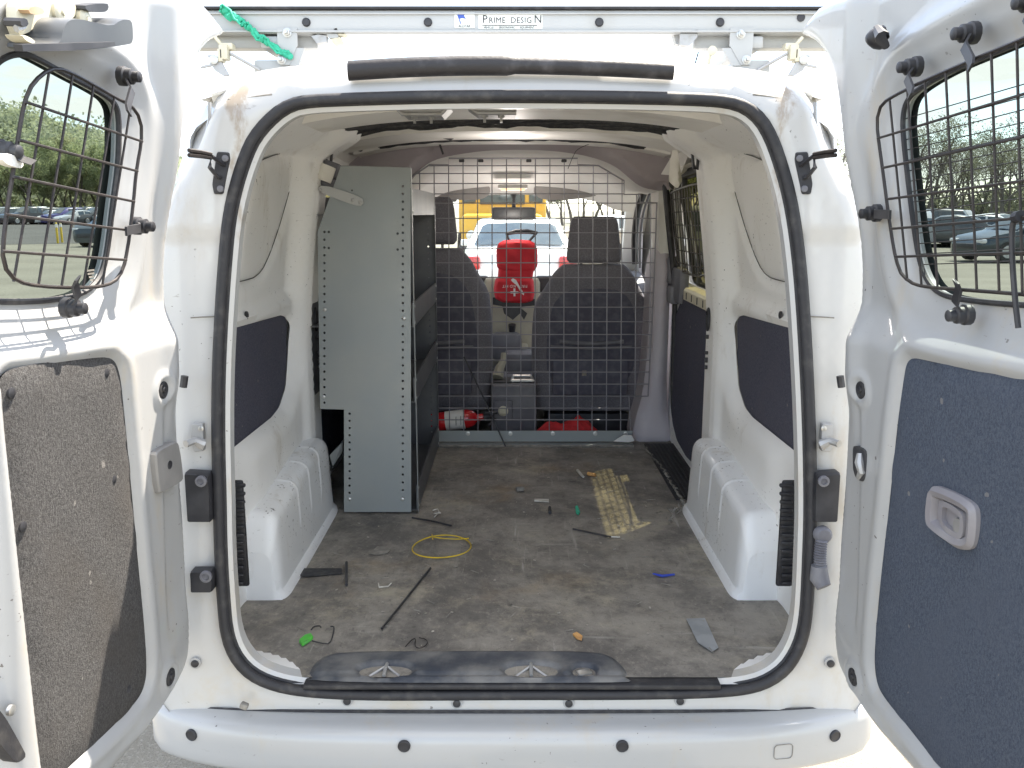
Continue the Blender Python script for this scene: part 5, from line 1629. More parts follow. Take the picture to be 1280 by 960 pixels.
# green strap tied round the bar
pts = [onY(x, y, RY - .012) for x, y in ((277, 11), (290, 18), (300, 25), (307, 32), (314, 35), (321, 44), (328, 50), (334, 53), (343, 58), (354, 66), (363, 71))]
pts = chaikin([tuple(p) for p in pts], 2, False)
pts = np.array(pts) + np.array([(rnd.uniform(-.003, .003), rnd.uniform(-.004, .004), rnd.uniform(-.003, .003)) for _ in pts])
mb = MB().tube(pts, [.0058 + .003 * abs(math.sin(i * .7)) for i in range(len(pts))], 8)
mb.tube(pts + np.array([(.0, -.008, .010 * math.sin(i * .5)) for i in range(len(pts))]), .003, 6)
mb.tube([onY(277, 11, RY - .01), onY(283, 17, RY + .0), onY(288, 22, RY - .02)], .010, 6)
mb.build('tie_strap', 'green_strap', None, label='green tie strap knotted round the left end of the roof rack bar', cat='strap')

# ================================================================== STEEL SHELVING UNIT
SY = onZ(470, 641, FZ + .004).y
def sp(px, py): p = onY(px, py, SY); return (p.x, p.z)
panel = [sp(*p) for p in ((426, 207.5), (513, 210), (514, 640), (430, 640), (430, 512), (400, 511), (397, 290))]
fz = FZ + .004
panel = [(x, max(z, fz)) for x, z in panel]
shelf = empty('storage_shelf', (-.48, SY + .42, FZ), 'tall grey steel shelving unit with perforated end panel standing on the load floor', 'shelving unit')
holes = []
hp_ = []
y = 232.5
while y < 632: hp_.append((503.5, y)); y += 9.75
hp_ += [(497, 292), (497, 312), (437, 0)][:2]
y = 290
while y < 506: hp_.append((405.5, y)); y += 9.7
hp_ += [(411, 290), (411, 310)]
y = 517
while y < 634: hp_.append((437, y)); y += 9.0
screws = {(503.5, 398.2): 0}
for px, py in hp_:
    x, z = sp(px, py); holes.append(circ(x, z, .0042, 8))
step_ = densify(panel, .02)
XR = max(p[0] for p in panel)
P, T = sheet2d(step_, holes, .03)
mb = MB().add(np.stack([P[:, 0], np.full(len(P), SY), P[:, 1]], 1), T)
mb.add(np.stack([P[:, 0], np.full(len(P), SY + .0016), P[:, 1]], 1), T)
pn = [np.array(p) for p in panel]
A = [(p[0], SY, p[1]) for p in pn]
mb.strip(A, [(p[0], SY + .0016, p[1]) for p in pn], True)
# folded flange along the open (right) edge and the wall edge
mb.prism([(XR, SY, fz), (XR, SY + .022, fz), (XR, SY + .022, pn[1][1]), (XR, SY, pn[1][1])], (.0016, 0, 0))
mb.prism([(pn[0][0], SY + .001, pn[0][1]), (pn[1][0], SY + .001, pn[1][1]), (pn[1][0], SY + .02, pn[1][1]), (pn[0][0], SY + .02, pn[0][1])], (0, 0, .0016))
ep = mb.build('end_panel', 'shelf', shelf, smooth=False, fix=False)
for px, py in ((406, 387), (505, 398), (437, 624), (503, 624), (404.5, 496)):
    x, z = sp(px, py)
    MB().lathe([(.0062, 0), (.0062, .0015), (.004, .003), (.0005, .0032)], (x, SY, z), (0, -1, 0), 12).build('screw', 'steel', ep)
# far end panel
SYF = SY + .86
fp_ = [(pn[0][0] - .05, 1.62), (XR, 1.62), (XR, fz), (-.565, fz), (-.565, .95), (-.665, .95)]
P, T = sheet2d(densify(fp_, .05), [circ(XR - .03, z, .004, 6) for z in np.arange(.60, 1.58, .026)], .06)
mb = MB().add(np.stack([P[:, 0], np.full(len(P), SYF), P[:, 1]], 1), T).add(np.stack([P[:, 0], np.full(len(P), SYF + .0016), P[:, 1]], 1), T)
mb.prism([(XR, SYF - .022, fz), (XR, SYF, fz), (XR, SYF, 1.62), (XR, SYF - .022, 1.62)], (.0016, 0, 0))
mb.build('end_panel', 'shelf_shaded', shelf, smooth=False, fix=False)
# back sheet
MB().box((-.668, (SY + SYF) / 2, 1.27), (.002, .85, .66)).box((-.562, (SY + SYF) / 2, .75), (.002, .85, .42)).build('back_panel', 'shelf_shaded', shelf, smooth=False)
# trays with front lips
def zx(px, py): return onX(px, py, XR).z
for zt_, zb_, m_, tilt in ((zx(515, 235), zx(515, 269), 'shelf_shaded', .0), (zx(515, 381), zx(515, 412), 'shelf_shaded', 0), (zx(515, 479), zx(515, 512), 'shelf_shaded', 0), (FZ + .10, FZ + .012, 'shelf_shaded', 0)):
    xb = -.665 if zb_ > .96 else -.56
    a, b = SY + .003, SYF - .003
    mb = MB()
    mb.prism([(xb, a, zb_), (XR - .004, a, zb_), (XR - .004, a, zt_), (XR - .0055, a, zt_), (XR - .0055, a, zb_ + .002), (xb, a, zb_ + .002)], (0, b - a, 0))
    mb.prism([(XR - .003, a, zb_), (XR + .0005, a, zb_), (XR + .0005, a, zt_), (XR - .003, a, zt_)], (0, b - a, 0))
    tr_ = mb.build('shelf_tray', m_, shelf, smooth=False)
    for yy in (a + .02, b - .02):
        for z in (zt_ - .012, zb_ + .012):
            MB().lathe([(.005, 0), (.005, .0015), (.003, .003), (.0005, .003)], (XR + .0005, yy, z), (1, 0, 0), 10).build('screw', 'steel', tr_)
# strap bracket from the wall to the panel
bs = [onY(x, y, SY - .006) for x, y in ((399, 229), (452, 246), (455, 252), (453, 257), (447, 258), (397, 240))]
br = MB().prism(resample(chaikin([tuple(p) for p in bs], 1), n=24), (0, .003, 0)).build('strap_bracket', 'alu', shelf, smooth=False)
for px, py in ((441, 250), (400, 237), (450, 253)):
    MB().lathe([(.006, 0), (.006, .002), (.003, .004), (.0005, .004)], onY(px, py, SY - .006), (0, -1, 0), 10).build('screw', 'cast', br)
x, z = sp(440, 238)
MB().lathe([(.003, 0), (.003, .001), (.0005, .001)], (x, SY, z), (0, -1, 0), 8).build('rivet', 'ink', ep)
# diagonal brace behind the wheel arch
MB().loft([[onY(412, 569, SY + .03), onY(428, 553, SY + .03), onY(428, 565, SY + .05), onY(416, 583, SY + .05)], [Vector(onY(412, 569, SY + .03)) + Vector((-.03, .12, -.05)), Vector(onY(428, 553, SY + .03)) + Vector((0, .12, 0)), Vector(onY(428, 565, SY + .05)) + Vector((0, .12, 0)), Vector(onY(416, 583, SY + .05)) + Vector((-.03, .12, -.05))]]).build('brace', 'shelf', shelf, smooth=False)
# rolled pad wedged above the bracket
MB().lathe([(.024, 0), (.026, .004), (.026, .05)], onY(404, 226, SY + .02), (.35, .1, .9), 16).build('foam_roll', 'cloth', None, label='short pale roll wedged between the shelving unit and the left pillar', cat='roll')
c = onY(414, 212, SY + .06)
MB().box(c, (.055, .08, .05), Matrix.Rotation(.35, 3, 'Y'), bev=.012).box(c + Vector((-.012, -.005, -.045)), (.045, .07, .045), Matrix.Rotation(.35, 3, 'Y'), bev=.012).build('strap_bundle', 'darkgrey', None, label='dark folded strap bundle tucked behind the top corner of the shelving unit', cat='strap')

# ================================================================== WIRE PARTITION
MY = onZ(660, 554, FZ).y
part = empty('wire_partition', (0.05, MY, FZ), 'grey welded wire mesh partition behind the front seats', 'partition')
def mp(px, py): p = onY(px, py, MY); return (p.x, p.z)
ol_px = [(500, 236), (513, 222), (537, 206), (561, 206), (561, 198), (722, 198), (722, 206), (748, 207), (780, 226), (780, 243), (800, 243), (800, 253), (821, 253), (818, 340), (814, 420), (810, 495), (786, 495), (788, 541), (500, 541)]
ol = np.array([mp(*p) for p in ol_px])
def spans(a, b):
    """pieces of the segment a-b inside the outline"""
    a, b = np.array(a, float), np.array(b, float)
    t = np.linspace(0, 1, 700)
    P = a + (b - a) * t[:, None]
    ins = inside(P, ol)
    out, st_ = [], None
    for i, v in enumerate(ins):
        if v and st_ is None: st_ = i
        if (not v or i == len(ins) - 1) and st_ is not None:
            if i - st_ > 8: out.append((P[st_], P[i - 1]))
            st_ = None
    return out
R_W = .0025
for k in range(-3, 17):
    px = 542.5 + 18.1 * k
    for a, b in spans(mp(px, 190), mp(px - (px - 640) * .016, 548)):
        MB().tube([(a[0], MY, a[1]), (b[0], MY, b[1])], R_W, 5).build('mesh_wire', 'wire', part)
for py in (207.3, 217, 229.5, 242.5, 254, 273, 291, 310.5, 328.5, 347, 365.5, 384, 402, 418, 434.5, 450, 465, 480, 495, 510, 524.5):
    for a, b in spans(mp(495, py), mp(830, py)):
        MB().tube([(a[0], MY - .0042, a[1]), (b[0], MY - .0042, b[1])], R_W, 5).build('mesh_wire', 'wire', part)
MB().tube([(q[0], MY - .002, q[1]) for q in densify(ol, .5)], R_W * 1.25, 6, closed=True).build('edge_wire', 'wire', part)
for px in (577, 601, 661, 705):
    c = onY(px, 201, MY)
    MB().box(c, (.022, .014, .012), bev=.002, seg=1).build('mesh_clip', 'plastic', part)
a, b = mp(500, 538), mp(790, 552)
rail = MB().prism([(a[0], MY - .008, b[1] + .002), (b[0], MY - .008, b[1] + .002), (b[0], MY - .008, a[1]), (a[0], MY - .008, a[1])], (0, .003, 0)).box(((a[0] + b[0]) / 2, MY - .03, FZ + .004), (b[0] - a[0], .05, .003)).build('floor_rail', 'shelf', part, smooth=False)
for px in (585, 638, 691, 744, 782):
    c = onY(px, 542, MY - .008)
    MB().lathe([(.010, 0), (.010, .002), (.006, .0025), (.006, .006), (.0005, .006)], (c.x, MY - .008, c.z), (0, -1, 0), 10).build('rail_bolt', 'steel', rail)
# sealant line along the rail foot
MB().tube([(a[0] + (b[0] - a[0]) * i / 50, MY - .065 + .006 * math.sin(i * 1.7), FZ + .004) for i in range(51)], [.004 + .003 * abs(math.sin(i * 2.3)) for i in range(51)], 5).build('sealant_bead', 'dirtgrey', part)

# ================================================================== LOOSE THINGS IN THE CAB
# fire extinguisher lying on the floor behind the driver seat
a, b = onY(515, 531, MY + .10), onY(587, 523, MY + .10)
ax = (b - a).normalized()
fe = empty('fire_extinguisher', a, 'red fire extinguisher with white label lying behind the wire mesh at left', 'extinguisher')
rr = .043
MB().lathe([(.02, -.004), (rr * .9, .0), (rr, .012), (rr, .26), (rr * .8, .285), (.018, .30), (.015, .33)], a, ax, 24).build('cylinder', 'red_paint', fe)
la = (onY(556, 526, MY + .06) - a).dot(ax)
MB().lathe([(rr + .0012, 0), (rr + .0014, .0002), (rr + .0014, .088), (rr + .0012, .0882)], a + ax * la, ax, 28).build('label', 'label', fe)
for k, (o_, l_) in enumerate(((.02, .05), (.05, .06), (.072, .04))):
    MB().tube([a + ax * (la + o_) + Vector((0, -(rr + .0022) * math.cos(t), (rr + .0022) * math.sin(t))) for t in np.linspace(-.35, .55, 8)], .0012, 4).build('label_print', 'ink', fe)
vb = a + ax * .335
MB().lathe([(.018, 0), (.018, .03), (.010, .04)], vb, ax, 12).box(vb + ax * .03 + Vector((0, -.02, .02)), (.06, .012, .012), bev=.003).tube([vb + ax * .02, vb + ax * .05 + Vector((0, -.03, -.01)), vb + ax * .02 + Vector((0, -.05, -.03))], .007, 8).build('valve', 'plastic', fe)
# crumpled red rag
c = onY(709, 533, MY + .085)
nx, ny = 40, 20
verts = []
for j in range(ny):
    for i in range(nx):
        u, v = i / (nx - 1), j / (ny - 1)
        env = math.sin(math.pi * u) ** .6 * math.sin(math.pi * (.08 + .84 * v)) ** .8
        h = .012 + 1.2 * env * (.070 + .020 * math.sin(7 * u + 3 * v) + .006 * math.sin(13 * u - 5 * v + 1) + .007 * math.sin(33 * u + 15 * v)) * (.72 + .30 * math.exp(-((u - .62) / .3) ** 2))
        verts.append((c.x + (u - .5) * .275 + .012 * math.sin(9 * v), c.y + (v - .5) * .14 + .012 * math.sin(8 * u), FZ + .005 + max(0.0, h)))
faces = [(j * nx + i, j * nx + i + 1, (j + 1) * nx + i + 1, (j + 1) * nx + i) for j in range(ny - 1) for i in range(nx - 1)]
MB().add(verts, faces).build('red_rag', 'red_cloth', None, angle=35, label='crumpled red rag on the floor behind the passenger seat', cat='rag')
# red first-aid pouch hung upside down on the dash
PY = 2.72
def pp_(px, py): p = onY(px, py, PY); return (p.x, p.z)
def pillow(out, depth, name, par, mtl):
    o = resample(chaikin(densify([pp_(*p) for p in out], .02), 2), .008)
    P, T = sheet2d(o, [], .010)
    d = -sdist(P, o)
    f = np.sqrt(np.clip(1 - (1 - np.clip(d / .018, 0, 1)) ** 2, 0, 1))
    wr = .003 * np.sin(P[:, 0] * 55 + P[:, 1] * 20) * np.sin(P[:, 1] * 48) * f
    mb = MB().add(np.stack([P[:, 0], PY - depth * f - wr, P[:, 1]], 1), T)
    mb.strip([(q[0], PY, q[1]) for q in o], [(q[0], PY + .03, q[1]) for q in o], True)
    return mb.build(name, mtl, par, angle=60)
kit = empty('first_aid_pouch', (pp_(645, 382)[0], PY, pp_(645, 382)[1]), 'red nylon first aid pouch hanging upside down between the seats', 'pouch')
pillow([(620, 312), (623, 304), (630, 300.5), (645, 299.5), (662, 300.5), (669, 304), (672, 312), (672, 332), (669, 338), (663, 341), (640, 341), (627, 340), (621, 334)], .026, 'upper_flap', kit, 'red')
pillow([(623, 334), (668, 335), (665, 350), (622, 350)], .024, 'hinge_strip', kit, 'red')
lo_ = pillow([(619, 349), (625, 346), (662, 346), (667, 350), (668, 368), (666, 376), (656, 379), (628, 378), (619, 373), (617, 362)], .036, 'lower_flap', kit, 'red')
zz_ = pp_(640, 356.8)[1]
ft = frame_mtx((pp_(643.5, 357)[0], PY - .0435, zz_), (-1, 0, 0), (0, 0, -1), (0, -1, 0))
text_mesh('lettering', 'FIRST AID KIT', .0200, 'white_print', lo_, ft, .0008, 'CENTER', 1.05)
cx, cz = pp_(643, 364.5)
MB().box((cx, PY - .0415, cz), (.010, .002, .040)).build('white_cross_bar', 'white_print', lo_)
MB().box((cx, PY - .0425, cz), (.040, .002, .010)).build('white_cross_bar', 'white_print', lo_)
q = [pp_(*p) for p in ((638.5, 349), (641, 347), (645, 349), (650, 358), (655, 366), (654.5, 368), (652, 366), (646, 356), (640, 351))]
MB().prism([(p[0], PY - .047, p[1]) for p in q], (0, .003, 0)).build('zip_tag', 'white_print', lo_, smooth=False)
mb = MB()
for pts in (((637, 302), (633, 292)), ((661, 302), (671, 291)), ((632, 292), (645, 288), (660, 288), (672, 291)), ((633, 293), (645, 291), (660, 291), (671, 292))):
    mb.tube([(*(lambda v: (v[0], PY + .01, v[1]))(pp_(*p)),) for p in pts], .006, 6)
mb.build('strap', 'plastic', kit)
MB().prism([(p[0], PY + .005, p[1]) for p in [pp_(*p) for p in ((616, 372), (669, 374), (669, 382), (648, 384), (655, 389), (659, 392), (655, 400), (650, 392), (641, 400), (630, 392), (628, 383), (616, 381))]], (0, .03, 0)).build('backing_plate', 'plastic', kit, smooth=False)
# thin rod leaning on the mesh
a, b = onY(580, 446, MY - .012), onZ(632, 558, FZ + .004)
MB().tube([a, a.lerp(b, .5) + Vector((0, .003, .004)), b], .0034, 7).build('thin_rod', 'plastic', None, label='thin dark rod leaning diagonally against the lower wire mesh', cat='rod')
# cloth tag hanging from the roof corner on the right
pts = [(844, 176), (849, 200), (853, 226), (845, 236), (836, 226), (839, 205), (841, 186)]
o = resample(np.array([(lambda p: (p.x, p.z))(onY(*p, 1.55)) for p in pts]), .01)
P, T = sheet2d(o, [], .012)
yy = 1.55 + .010 * np.sin(P[:, 0] * 120) + .01 * np.sin(P[:, 1] * 30)
tagm = MB().add(np.stack([P[:, 0], yy, P[:, 1]], 1), T).add(np.stack([P[:, 0], yy + .003, P[:, 1]], 1), T)
tagm.build('cloth_scrap', 'cloth', None, label='torn white cloth scrap hanging from the right roof corner', cat='cloth', fix=False)
# white paper scrap at the foot of the right pillar
pp = [onY(x, y, MY - .05) for x, y in ((767, 552), (780, 544), (790, 545), (793, 551), (786, 553))]
MB().prism(pp, (0, .004, .002)).build('paper_scrap', 'label', None, smooth=False, label='small white paper scrap lying at the right end of the mesh rail', cat='paper')

# ================================================================== LITTER ON THE LOAD FLOOR
GZ = FZ + .003
def fl(px, py, dz=0.0): return onZ(px, py, GZ + dz)
def stick(name, pxs, r, m, label, cat, group=None, n=7):
    P_ = [fl(*p, r) for p in pxs]
    if len(P_) > 2: P_ = chaikin([tuple(p) for p in P_], 2, False)
    return MB().tube(P_, r, n).build(name, m, None, label=label, cat=cat, group=group)
lp_ = []
for i in range(40):
    a = 2 * math.pi * i / 40
    lp_.append(fl(552 + 36.5 * math.cos(a) + 2 * math.sin(2 * a), 683 + 14 * math.sin(a) - 2.0 * math.cos(a), .004 + .006 * (1 + math.sin(3 * a))))
MB().tube(lp_, .0023, 6, closed=True).tube([fl(539, 671, .012), fl(553, 673, .012), fl(572, 674, .010), fl(586, 673, .006)], .0021, 6).tube([fl(540, 668, .004), fl(541, 674, .02)], .002, 6).build('wire_loop', 'yellow', None, label='coiled loop of thin yellow wire on the load floor', cat='wire')
stick('cable_tie', [(477, 786), (507, 749), (538, 710)], .0032, 'plastic', 'longest black cable tie lying diagonally near the sill plate', 'cable tie', 'black cable ties on the load floor')
stick('cable_tie', [(433, 703), (433, 731)], .0042, 'plastic', 'short black cable tie pointing to the camera beside the left wheel arch', 'cable tie', 'black cable ties on the load floor')
stick('cable_tie', [(515, 647), (540, 651), (564, 657)], .0032, 'plastic', 'black cable tie in front of the shelving unit behind the yellow loop', 'cable tie', 'black cable ties on the load floor')
stick('cable_tie', [(716, 661), (740, 666), (764, 671)], .0030, 'plastic', 'black cable tie with pale tip ending on the sunlit patch', 'cable tie', 'black cable ties on the load floor')
stick('cable_tie', [(764, 671), (775, 671.5)], .0026, 'pale', 'pale tip beside the black tie on the sunlit patch', 'scrap')
MB().prism([fl(*p, .001) for p in ((858, 774), (881, 773), (898, 810), (890, 815), (872, 803))], (0, 0, .0015)).build('tape_scrap', 'tape', None, smooth=False, label='large strip of grey duct tape on the floor near the right sill corner', cat='tape')
MB().prism([fl(*p, .001) for p in ((462, 692), (472, 683), (489, 686), (484, 692), (470, 694))], (0, 0, .0012)).build('tape_scrap', 'dirtgrey', None, smooth=False, label='small torn grey tape scrap left of the yellow wire loop', cat='tape')
MB().prism([fl(*p, .001) for p in ((360, 715), (376, 711), (427, 711), (428, 717), (380, 721))], (0, 0, .002)).build('tape_strip', 'ink', None, smooth=False, label='black tape strip stuck to the floor by the left wheel arch', cat='tape')
MB().tube([fl(816, 717, .003), fl(828, 720, .003), fl(843, 718, .003)], [.002, .0045, .003], 8).build('pen_cap', 'blue', None, label='bright blue plastic sliver on the floor at right', cat='plastic piece')
MB().prism([fl(*p, .002) for p in ((374, 803), (381, 797), (388, 795), (391, 799), (386, 803), (378, 808))], (0, .004, .006)).build('plastic_scrap', 'green', None, smooth=False, label='bright green plastic scrap near the left sill corner', cat='scrap')
MB().prism([fl(*p, .001) for p in ((719, 634), (722, 633), (725, 641), (723, 644), (720, 642))], (0, 0, .004)).build('plastic_scrap', 'green_strap', None, smooth=False, label='tiny teal green chip in the middle of the floor', cat='scrap')
MB().prism([fl(*p, .001) for p in ((716, 794), (721, 792), (728, 797), (727, 801), (721, 799))], (0, 0, .005)).build('plastic_scrap', 'orange', None, smooth=False, label='small orange chip on the floor behind the sill plate', cat='scrap')
MB().tube(chaikin([tuple(fl(*p, .004)) for p in ((389, 787), (392, 783), (400, 782), (401, 784))], 1, False), .0018, 5).tube(chaikin([tuple(fl(*p, .004)) for p in ((413, 783), (418, 783), (416, 795), (412, 805), (402, 804), (390, 801))], 1, False), .0018, 5).build('bent_wire', 'plastic', None, label='bent black wire ends beside the green plastic scrap', cat='wire')
MB().tube(chaikin([tuple(fl(*p, .003)) for p in ((507, 808), (514, 800), (520, 797), (518, 808), (525, 811), (535, 805), (533, 799), (524, 797))], 2, False), .0014, 5).build('bent_wire', 'guard', None, label='curled thin wire piece just behind the sill plate', cat='wire')
MB().tube([fl(*p, .003) for p in ((473, 729), (474, 734), (485, 733), (489, 729))], .002, 5).build('wire_staple', 'pale', None, label='pale bent staple on the floor left of the long cable tie', cat='staple')
MB().tube([fl(*p, .003) for p in ((541, 638), (547, 636), (549, 640), (543, 646))], .002, 5).tube([fl(542, 642, .003), fl(551, 641, .003)], .002, 5).build('wire_staple', 'pale', None, label='pale twisted staple just right of the shelving foot', cat='staple')
MB().prism([fl(*p, .001) for p in ((668, 624.5), (686, 625), (686, 628), (668, 627))], (0, 0, .004)).build('paper_strip', 'pale', None, smooth=False, label='narrow pale strip in the middle of the floor', cat='scrap')
MB().tube([fl(735, 592, .006), fl(744, 594, .006)], [.008, .007], 8).build('wall_plug', 'orange', None, label='tan plug lying on the far right floor before the mesh', cat='plug')
MB().tube([fl(722, 588, .005), fl(729, 596, .005)], [.006, .005], 8).build('wall_plug', 'pale', None, label='pale plug beside the tan one on the far floor', cat='plug')
MB().tube([fl(687, 634, .004), fl(687.5, 641, .004)], [.005, .006], 8).build('grommet_scrap', 'plastic', None, label='small black grommet near the middle of the floor', cat='grommet')
MB().box(fl(650, 611, .008), (.03, .018, .016), Matrix.Rotation(.3, 3, 'Z'), bev=.004).build('terminal_block', 'dirtgrey', None, label='little grey terminal block on the far floor', cat='connector')
M['grit'] = mat('grit', (0.40, 0.37, 0.32), .9, 0, (0.24, 0.21, 0.18), 15)
mb = MB()
for px, py in ((590, 679), (640, 799), (541, 789), (604, 661), (668, 700), (655, 640), (622, 600), (705, 610)):
    mb.box(fl(px, py, .004), (.007 + rnd.random() * .004, .005, .004), Matrix.Rotation(rnd.random() * 3, 3, 'Z'), bev=.002, seg=1)
for _ in range(110):
    x, y = rnd.uniform(-.58, .58), rnd.uniform(.10, 2.0)
    if x < -.33 and y > SY - .02: continue
    if abs(x) > .55 and y > .38: continue
    s_ = rnd.choice((.0015, .002, .002, .003, .004))
    mb.box((x, y, GZ + s_ * .5), (s_ * rnd.uniform(1, 3), s_, s_ * .7), Matrix.Rotation(rnd.random() * 3, 3, 'Z'))
mb.build('grit', 'grit', None, smooth=False, kind='stuff', label='pale grit and crumbs scattered over the load floor')
mb = MB()
for _ in range(120):
    x, y = rnd.uniform(-.58, .58), rnd.uniform(.10, 2.0)
    if x < -.33 and y > SY - .02: continue
    if abs(x) > .55 and y > .38: continue
    a = rnd.random() * 3.14; l_ = rnd.uniform(.008, .035)
    mb.tube([(x, y, GZ + .002), (x + l_ * math.cos(a), y + l_ * math.sin(a), GZ + .003)], .0011, 4)
for px, py in ((842, 640), (850, 637), (858, 633), (838, 650)):
    for k in range(4):
        p = fl(px + rnd.uniform(-4, 4), py + rnd.uniform(-3, 3)); mb.tube([p, p + Vector((rnd.uniform(-.02, .02), rnd.uniform(-.02, .02), rnd.uniform(.004, .02)))], .002, 4)
mb.build('straw_bits', 'dirtgrey', None, smooth=False, kind='stuff', label='fine straw and fibre bits scattered over the load floor')

# ================================================================== OUTSIDE
def gz(x, y):
    """gentle rise of the ground beyond the lot"""
    d = math.hypot(x, y)
    return 0.0065 * max(0.0, d - 45.0) * (1 if x < 0 else .35) if d > 45 else 0.0
def ground_sheet(name, m, r0, r1, a0, a1, dz, nr=40, na=90, kind='structure'):
    verts, faces = [], []
    for i in range(nr + 1):
        t = i / nr
        r = r0 + (r1 - r0) * t ** 2.2
        for j in range(na + 1):
            a = a0 + (a1 - a0) * j / na
            x, y = r * math.sin(a), r * math.cos(a)
            verts.append((x, y, gz(x, y) + dz))
    for i in range(nr):
        for j in range(na):
            k = i * (na + 1) + j
            faces.append((k, k + 1, k + na + 2, k + na + 1))
    o = MB().add(verts, faces).build(name, m, None, origin=(0, 0, 0), kind=kind)
    return o
ground_sheet('ground', 'ground', 0.0, 2500.0, -math.pi, math.pi, 0.0, 60, 120)
ground_sheet('asphalt_lot', 'asphalt', 48.0, 175.0, R(-75), R(-12), 0.012, 24, 60)
# pale near apron round the van
MB().add([(-4, -4, .004), (1.9, -4, .004), (1.9, 6, .004), (-4, 6, .004)], [(0, 1, 2, 3)]).build('gravel_patch', 'near_ground', None, origin=(0, 0, .004), kind='structure')

# ---- cars
def car_proto(name, L_, W_, H_, kind, label, cat='car'):
    """length along +Y (nose at +Y), centred on the origin"""
    root = empty(name, (0, 0, 0), label, cat)
    hl = L_ / 2
    if kind == 'sedan':
        st = [(-hl, .62, .70, .45), (-hl + .10, .90, .92, .78), (-hl + .75, .97, 1.00, .98), (-hl + 1.35, .93, H_ - .08, 1.0), (-hl + 2.0, .93, H_, 1.0), (-hl + 2.7, .92, H_ - .06, 1.0), (-hl + 3.35, .92, .98, 1.0), (hl - .35, .78, .82, .97), (hl - .08, .62, .66, .82), (hl, .50, .54, .62)]
    elif kind == 'pickup':
        st = [(-hl, 1.0, 1.03, .80), (-hl + .06, 1.05, 1.08, .98), (-hl + 1.75, 1.08, 1.10, 1.0), (-hl + 1.85, 1.08, H_ - .12, 1.0), (-hl + 2.3, 1.08, H_, 1.0), (-hl + 3.1, 1.08, H_ - .04, 1.0), (-hl + 3.8, 1.08, 1.16, 1.0), (hl - .30, 1.0, 1.06, .97), (hl - .06, .85, .9, .88), (hl, .60, .65, .75)]
    else:
        st = [(-hl, .80, .90, .80), (-hl + .08, .98, 1.30, .93), (-hl + .35, 1.0, H_ - .06, .98), (-hl + 1.3, 1.0, H_, 1.0), (-hl + 2.4, 1.0, H_ - .04, 1.0), (-hl + 3.25, 1.0, 1.08, 1.0), (hl - .32, .92, .98, .97), (hl - .06, .78, .82, .85), (hl, .55, .6, .68)]
    hw = W_ / 2
    rings = []
    for y, zb_, zt_, ws in st:
        w = hw * ws
        green = zt_ - zb_ > .12
        rw = w * (.74 if green else .90)
        half = [(w * .86, .20), (w * .97, .32), (w, .55), (w * .985, zb_ * .86), (w * .95, zb_), (rw * 1.03, zb_ + (zt_ - zb_) * .9), (rw * .9, zt_), (0, zt_ + .02)]
        ring_ = [(x, y, z) for x, z in half] + [(-x, y, z) for x, z in half[-2::-1]]
        rings.append(ring_)
    n = len(rings[0])
    mb = MB().loft(rings, closed=False, cap=False)
    mb.add(rings[0], [tuple(range(n))]); mb.add(rings[-1], [tuple(range(n - 1, -1, -1))])
    mb.build('body', 'car', root, angle=38)
    # windows a few millimetres proud of the body
    gi = [i for i, s_ in enumerate(st) if s_[2] - s_[1] > .25]
    def P_(i, k): return Vector(rings[i][k])
    for sgn in (0, 1):
        mbw = MB()
        for a, b in zip(gi[:-1], gi[1:]):
            k1, k2 = (4, 5) if sgn == 0 else (n - 5, n - 6)
            q = [P_(a, k1), P_(b, k1), P_(b, k2), P_(a, k2)]
            c = sum(q, Vector()) / 4
            o_ = Vector(((.012 if sgn == 0 else -.012), 0, .004))
            mbw.add([c + (p - c) * .86 + o_ for p in q], [(0, 1, 2, 3)])
        mbw.build('side_window', 'dark_glass', root, smooth=False)
    for nm, i, j in (('windscreen', gi[-1], gi[-1] + 1), ('rear_window', gi[0] - 1, gi[0])):
        ks = (5, 6, 7, 8, 9)
        lo_i, hi_i = (j, i) if nm == 'windscreen' else (i, j)
        mbw = MB()
        top_ = [P_(hi_i, k) for k in ks]; bot = [P_(lo_i, k) for k in ks]
        ctr = sum(top_ + bot, Vector()) / 10
        off = Vector((0, .03 if nm == 'windscreen' else -.03, .02))
        fz_ = lambda p: ctr + (p - ctr) * .86 + off
        mbw.strip([fz_(p) for p in bot], [fz_(p) for p in top_])
        mbw.build(nm, 'dark_glass', root, smooth=False)
    for sx in (-1, 1):
        for y in (-hl + L_ * .19, hl - L_ * .19):
            r = .33 if kind == 'sedan' else .37
            wh = MB().lathe([(r * .6, 0), (r * .92, .0), (r, .03), (r, .19), (r * .92, .22), (r * .6, .22)], (sx * (hw - .21), y, r), (sx, 0, 0), 18).build('wheel', 'tyre', root)
            MB().lathe([(r * .62, 0), (r * .58, .012), (r * .2, .005), (.0005, .008)], (sx * (hw + .010), y, r), (sx, 0, 0), 12).build('rim', 'rim', wh)
        MB().box((sx * hw * .70, hl - .13, .66 if kind == 'sedan' else .78), (.34, .16, .14), bev=.04).build('headlight', 'car_lamp', root)
        MB().box((sx * hw * .80, -hl + .06, .80 if kind == 'sedan' else .88), (.26, .12, .20), bev=.03).build('tail_light', 'tail', root)
        MB().box((sx * (hw + .06), hl - 1.45 if kind == 'sedan' else hl - 1.55, 1.0), (.18, .10, .12), bev=.03).build('door_mirror', 'car', root)
    MB().box((0, hl - .03, .50), (W_ * .6, .08, .16), bev=.02).build('grille', 'plastic', root)
    MB().box((0, -hl - .01, .62), (.36, .03, .12), bev=.004).build('number_plate', 'label', root)
    return root
P_SED = car_proto('parked_car', 4.6, 1.80, 1.45, 'sedan', 'x')
P_SUV = car_proto('parked_car', 4.6, 1.88, 1.72, 'suv', 'x')
